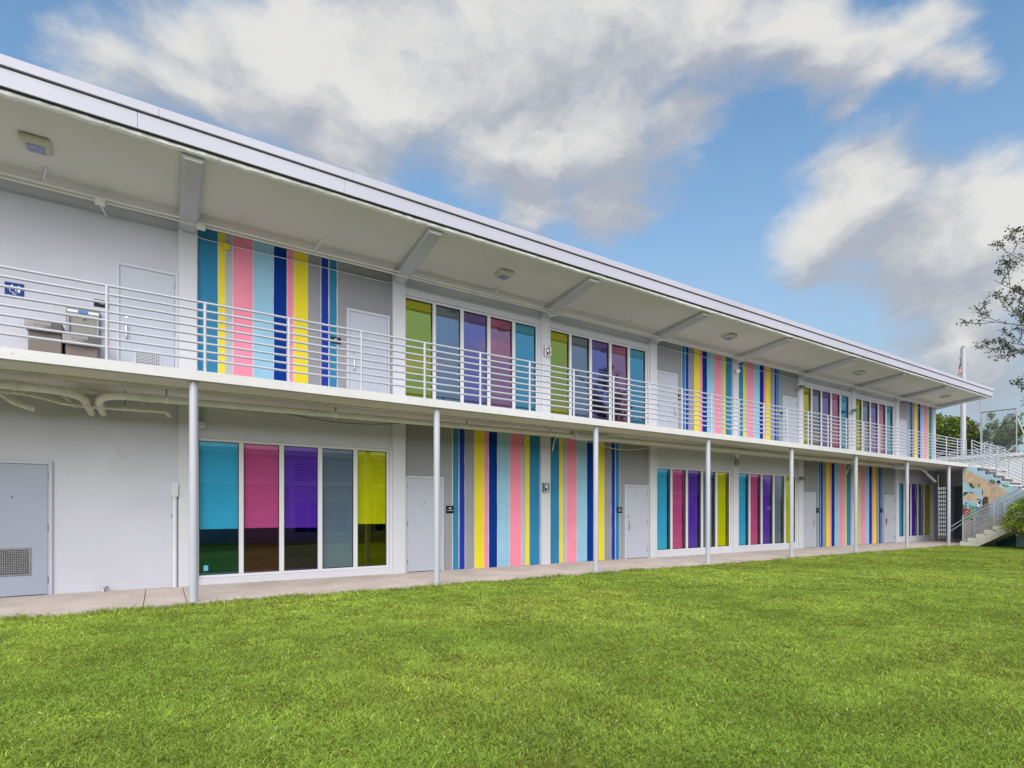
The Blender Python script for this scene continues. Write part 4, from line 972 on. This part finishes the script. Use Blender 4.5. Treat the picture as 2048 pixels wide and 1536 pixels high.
def shrub(label, c, rx, ry, rz, n, size, tone, seed):
    e = empty('shrub', label, 'shrub'); r = np.random.default_rng(seed); sb = MB(); base = Vector((c[0], c[1], c[2] - rz))
    ends = []
    for k in range(120):
        v = r.normal(size=3); v /= np.linalg.norm(v); v[2] = abs(v[2]) * 1.15 - .35
        s_ = r.uniform(.72, 1.06); ends.append(Vector((c[0] + v[0] * rx * s_, c[1] + v[1] * ry * s_, c[2] + v[2] * rz * s_)))
    for q in ends:
        m_ = base.lerp(q, .5) + Vector(r.normal(0, .06, 3)); sb.tube([base + Vector((*r.normal(0, .1, 2), 0)), m_, q], [.016, .010, .004], 5)
    sb.build('stems', M_BARK, e)
    E_ = np.array(ends); ix = r.integers(0, len(E_), n); P_ = E_[ix] + r.normal(0, .10, (n, 3)); 
    inner = r.random(n) < .3; P_[inner] = np.array(c) + (P_[inner] - np.array(c)) * r.uniform(.45, .95, (inner.sum(), 1))
    P_[:, 2] = np.maximum(P_[:, 2], c[2] - rz + .03)
    cl = np.exp(r.normal(0, .22, len(E_)))[ix][:, None]
    leaves('foliage', P_, size, np.clip(tones(n, tone, .25, .2) * cl, .004, .6), M_LEAF, e, .6)
b0 = at(2078, 1045, 21.6); gz_ = pz(b0.x) - .05
shrub('yellow green leafy shrub in front of the lower stair flight', (b0.x, b0.y, gz_ + 1.2), 1.42, 1.2, 1.2, 6800, .085, (.23, .31, .03), 11)

# ================================================================== background behind the stairs
wb = empty('white_outbuilding', 'low flat-roofed white building beyond the stair railings', 'building')
bx('wall', M_WHITEB, wb, 46, 58, -26, 14, -.4, 4.95); bx('roof_edge', M_FRAME, wb, 45.85, 58.1, -26.1, 14.1, 4.955, 5.17)
for y in np.arange(-20, 12, 4.2): bx('window', M_GASKET, wb, 45.97, 45.999, y, y + 1.4, 1.2, 2.3)
M_POLE = mat('pole_grey_white', (.42, .43, .46), .6, .04)
p0 = at(1926.5, 697, 38); pole = empty('white_pole', 'tall thick white pole with a small ball on top behind the roof corner', 'pole')
MB().tube([(p0.x, p0.y, -.4), (p0.x, p0.y, p0.z)], [.165, .145], 20).build('shaft', M_POLE, pole, True)
MB().tube([(p0.x, p0.y, p0.z), (p0.x, p0.y, p0.z + .05)], .16, 20).build('cap', M_POLE, pole, True)
sp = [(p0.x, p0.y, p0.z + .05 + .14 * (1 - math.cos(t)) / 2) for t in np.linspace(0, math.pi, 9)]
MB().tube(sp, [.012 + .075 * math.sin(t) for t in np.linspace(0, math.pi, 9)], 14).build('ball', M_HINGE, pole, True)
def flag():
    h0 = at(1922.2, 706, 37.6); rv = Vector((SA, -CA, 0)); e = empty('flag', 'limp striped flag with a starry blue corner hanging beside the white pole', 'flag')
    nu, nv = 26, 26; W_, H_ = 2.1, 1.35
    def P(i, j):
        u, v = i / nu, j / nv            # fly, hoist
        wob = .05 * math.sin(u * 13 + v * 3) * u + .03 * math.sin(v * 9)
        side = -(.03 + .30 * u * (.35 + .65 * v)) ; dz = -(H_ * v * (1 - .35 * u) + u * W_ * .55)
        return h0 + rv * (side + wob * .7) + Vector((CA, SA, 0)) * (wob * 1.5 + .05 * math.sin(u * 9 + v * 5)) + Vector((0, 0, dz))
    def piece(name, test, m):
        mb = MB(); mb.v = [tuple(P(i, j)) for i in range(nu + 1) for j in range(nv + 1)]
        mb.f = [(i*(nv+1)+j, (i+1)*(nv+1)+j, (i+1)*(nv+1)+j+1, i*(nv+1)+j+1) for i in range(nu) for j in range(nv) if test(i, j)]
        used = sorted({k for f in mb.f for k in f}); mp = {k: n for n, k in enumerate(used)}; mb.v = [mb.v[k] for k in used]; mb.f = [tuple(mp[k] for k in f) for f in mb.f]
        return mb.build(name, m, e)
    can = lambda i, j: i < 10 and j < 14
    piece('canton', lambda i, j: can(i, j) and not (i % 3 == 1 and j % 3 == 1), mat('flag_blue', (.03, .04, .16), .8))
    piece('stars', lambda i, j: can(i, j) and i % 3 == 1 and j % 3 == 1, mat('flag_white', (.7, .68, .70), .8))
    for s_ in range(13):
        piece('stripe', lambda i, j, s_=s_: not can(i, j) and j // 2 == s_, mat('flag_red', (.42, .04, .08), .8) if s_ % 2 == 0 else MATS['flag_white'])
flag()
# chain-link backstop
bk = empty('chain_link_backstop', 'tall grey chain-link backstop fence with a small dark plate behind the stairs', 'fence')
q = [at(1963.5, 825, 49), at(2033, 817, 45)]; M_GALV = mat('galvanised', (.32, .33, .36), .45, .05, 5., metal=.5)
for p, extra in ((q[0], .0), (q[1], .05)):
    MB().tube([(p.x, p.y, -.4), (p.x, p.y, p.z + extra)], .055, 10).build('post', M_GALV, bk, True)
pt = at(1961.2, 793, 48.8); MB().tube([(pt.x, pt.y, -.4), (pt.x, pt.y, pt.z)], .045, 10).build('post', M_GALV, bk, True)
MB().tube([q[0], q[1]], .05, 8).build('top_rail', M_GALV, bk, True)
pb = at(2036, 838, 45); pe = at(2075, 935, 43); MB().tube([pb, pe, (pe.x, pe.y, pe.z - 3)], .05, 8).build('brace', M_GALV, bk, True)
mesh = MB(); a, b_ = q[0], q[1]; Lw = (Vector((b_.x, b_.y, 0)) - Vector((a.x, a.y, 0))).length; hgt = 6.0; st = .17
def wp(s_, z): t = s_ / Lw; return (a.x + (b_.x - a.x) * t, a.y + (b_.y - a.y) * t, z)
zt0 = min(a.z, b_.z) - .02
k = -hgt
while k < Lw:
    for sg in (1, -1):
        s0, s1 = max(k, 0), min(k + hgt, Lw)
        if s1 - s0 > .05:
            z0 = zt0 - (s0 - k) if sg == 1 else zt0 - hgt + (s0 - k); z1 = zt0 - (s1 - k) if sg == 1 else zt0 - hgt + (s1 - k)
            mesh.tube([wp(s0, z0), wp(s1, z1)], .0045, 3, False)
    k += st
tag(mesh.build('chain_link', M_GALV, bk), 'fine grey wire netting of the backstop', None, None, 'stuff')
pc = at(2020.5, 831, 45.6); tag(MB().bbox(pc.x - .02, pc.x + .02, pc.y - .25, pc.y + .22, pc.z - .17, pc.z + .17, .005).build('plate', M_HINGE, bk), 'small dark plate hung on the netting')

# ================================================================== the wing across the lawn (seen only as a reflection in the glass)
ob = empty('opposite_wing', 'white two-storey wing across the lawn, seen only as a reflection in the lower windows', 'building')
OY = -16.4
bx('wall', M_WALL, ob, -16, 78, OY - 7, OY - 2.2, -.4, 4.25)
bx('balcony_slab', M_SLABE, ob, -16, 78, OY - 2.19, OY, 2.72, 2.85)
bx('roof', M_FASCIA, ob, -16.4, 78.4, OY - 7.2, OY - .9, 4.255, 4.5)
bx('walkway', M_PAVE, ob, -16, 78, OY - 2.19, OY + .25, -.3, .02)
for k in range(22):
    x = -15.5 + 4.2 * k
    MB().tube([(x, OY - .12, .021), (x, OY - .12, 2.718)], .06, 12).build('column', M_COLUMN, ob, True)
    for fl in (0, 1):
        z0 = .25 + 2.75 * fl
        hw = 1.75 if fl == 0 else 1.1
        if k % 3 != 1:
            f = bx('window', M_FRAME, ob, x + .5, x + 3.4, OY - 2.195, OY - 2.16, z0, z0 + hw)
            for j, cc in enumerate(('navy', 'indigo', 'grey', 'teal')): bx('pane', M_STR[cc], f, x + .55 + j * .71, x + .55 + j * .71 + .66, OY - 2.159, OY - 2.15, z0 + .05, z0 + hw - .05)
        else: bx('door', M_DOOR, ob, x + 1.2, x + 2.2, OY - 2.195, OY - 2.16, z0 - .12, z0 + hw)
for k in range(75): MB().tube([(-15.9 + 1.25 * k, OY - .06, 2.85), (-15.9 + 1.25 * k, OY - .06, 3.93)], .022, 6).build('railing_post', M_RAIL, ob)
for z in RZ: MB().tube([(-15.9, OY - .06, z - .75), (77.9, OY - .06, z - .75)], .019, 6).build('railing_bar', M_RAIL, ob)
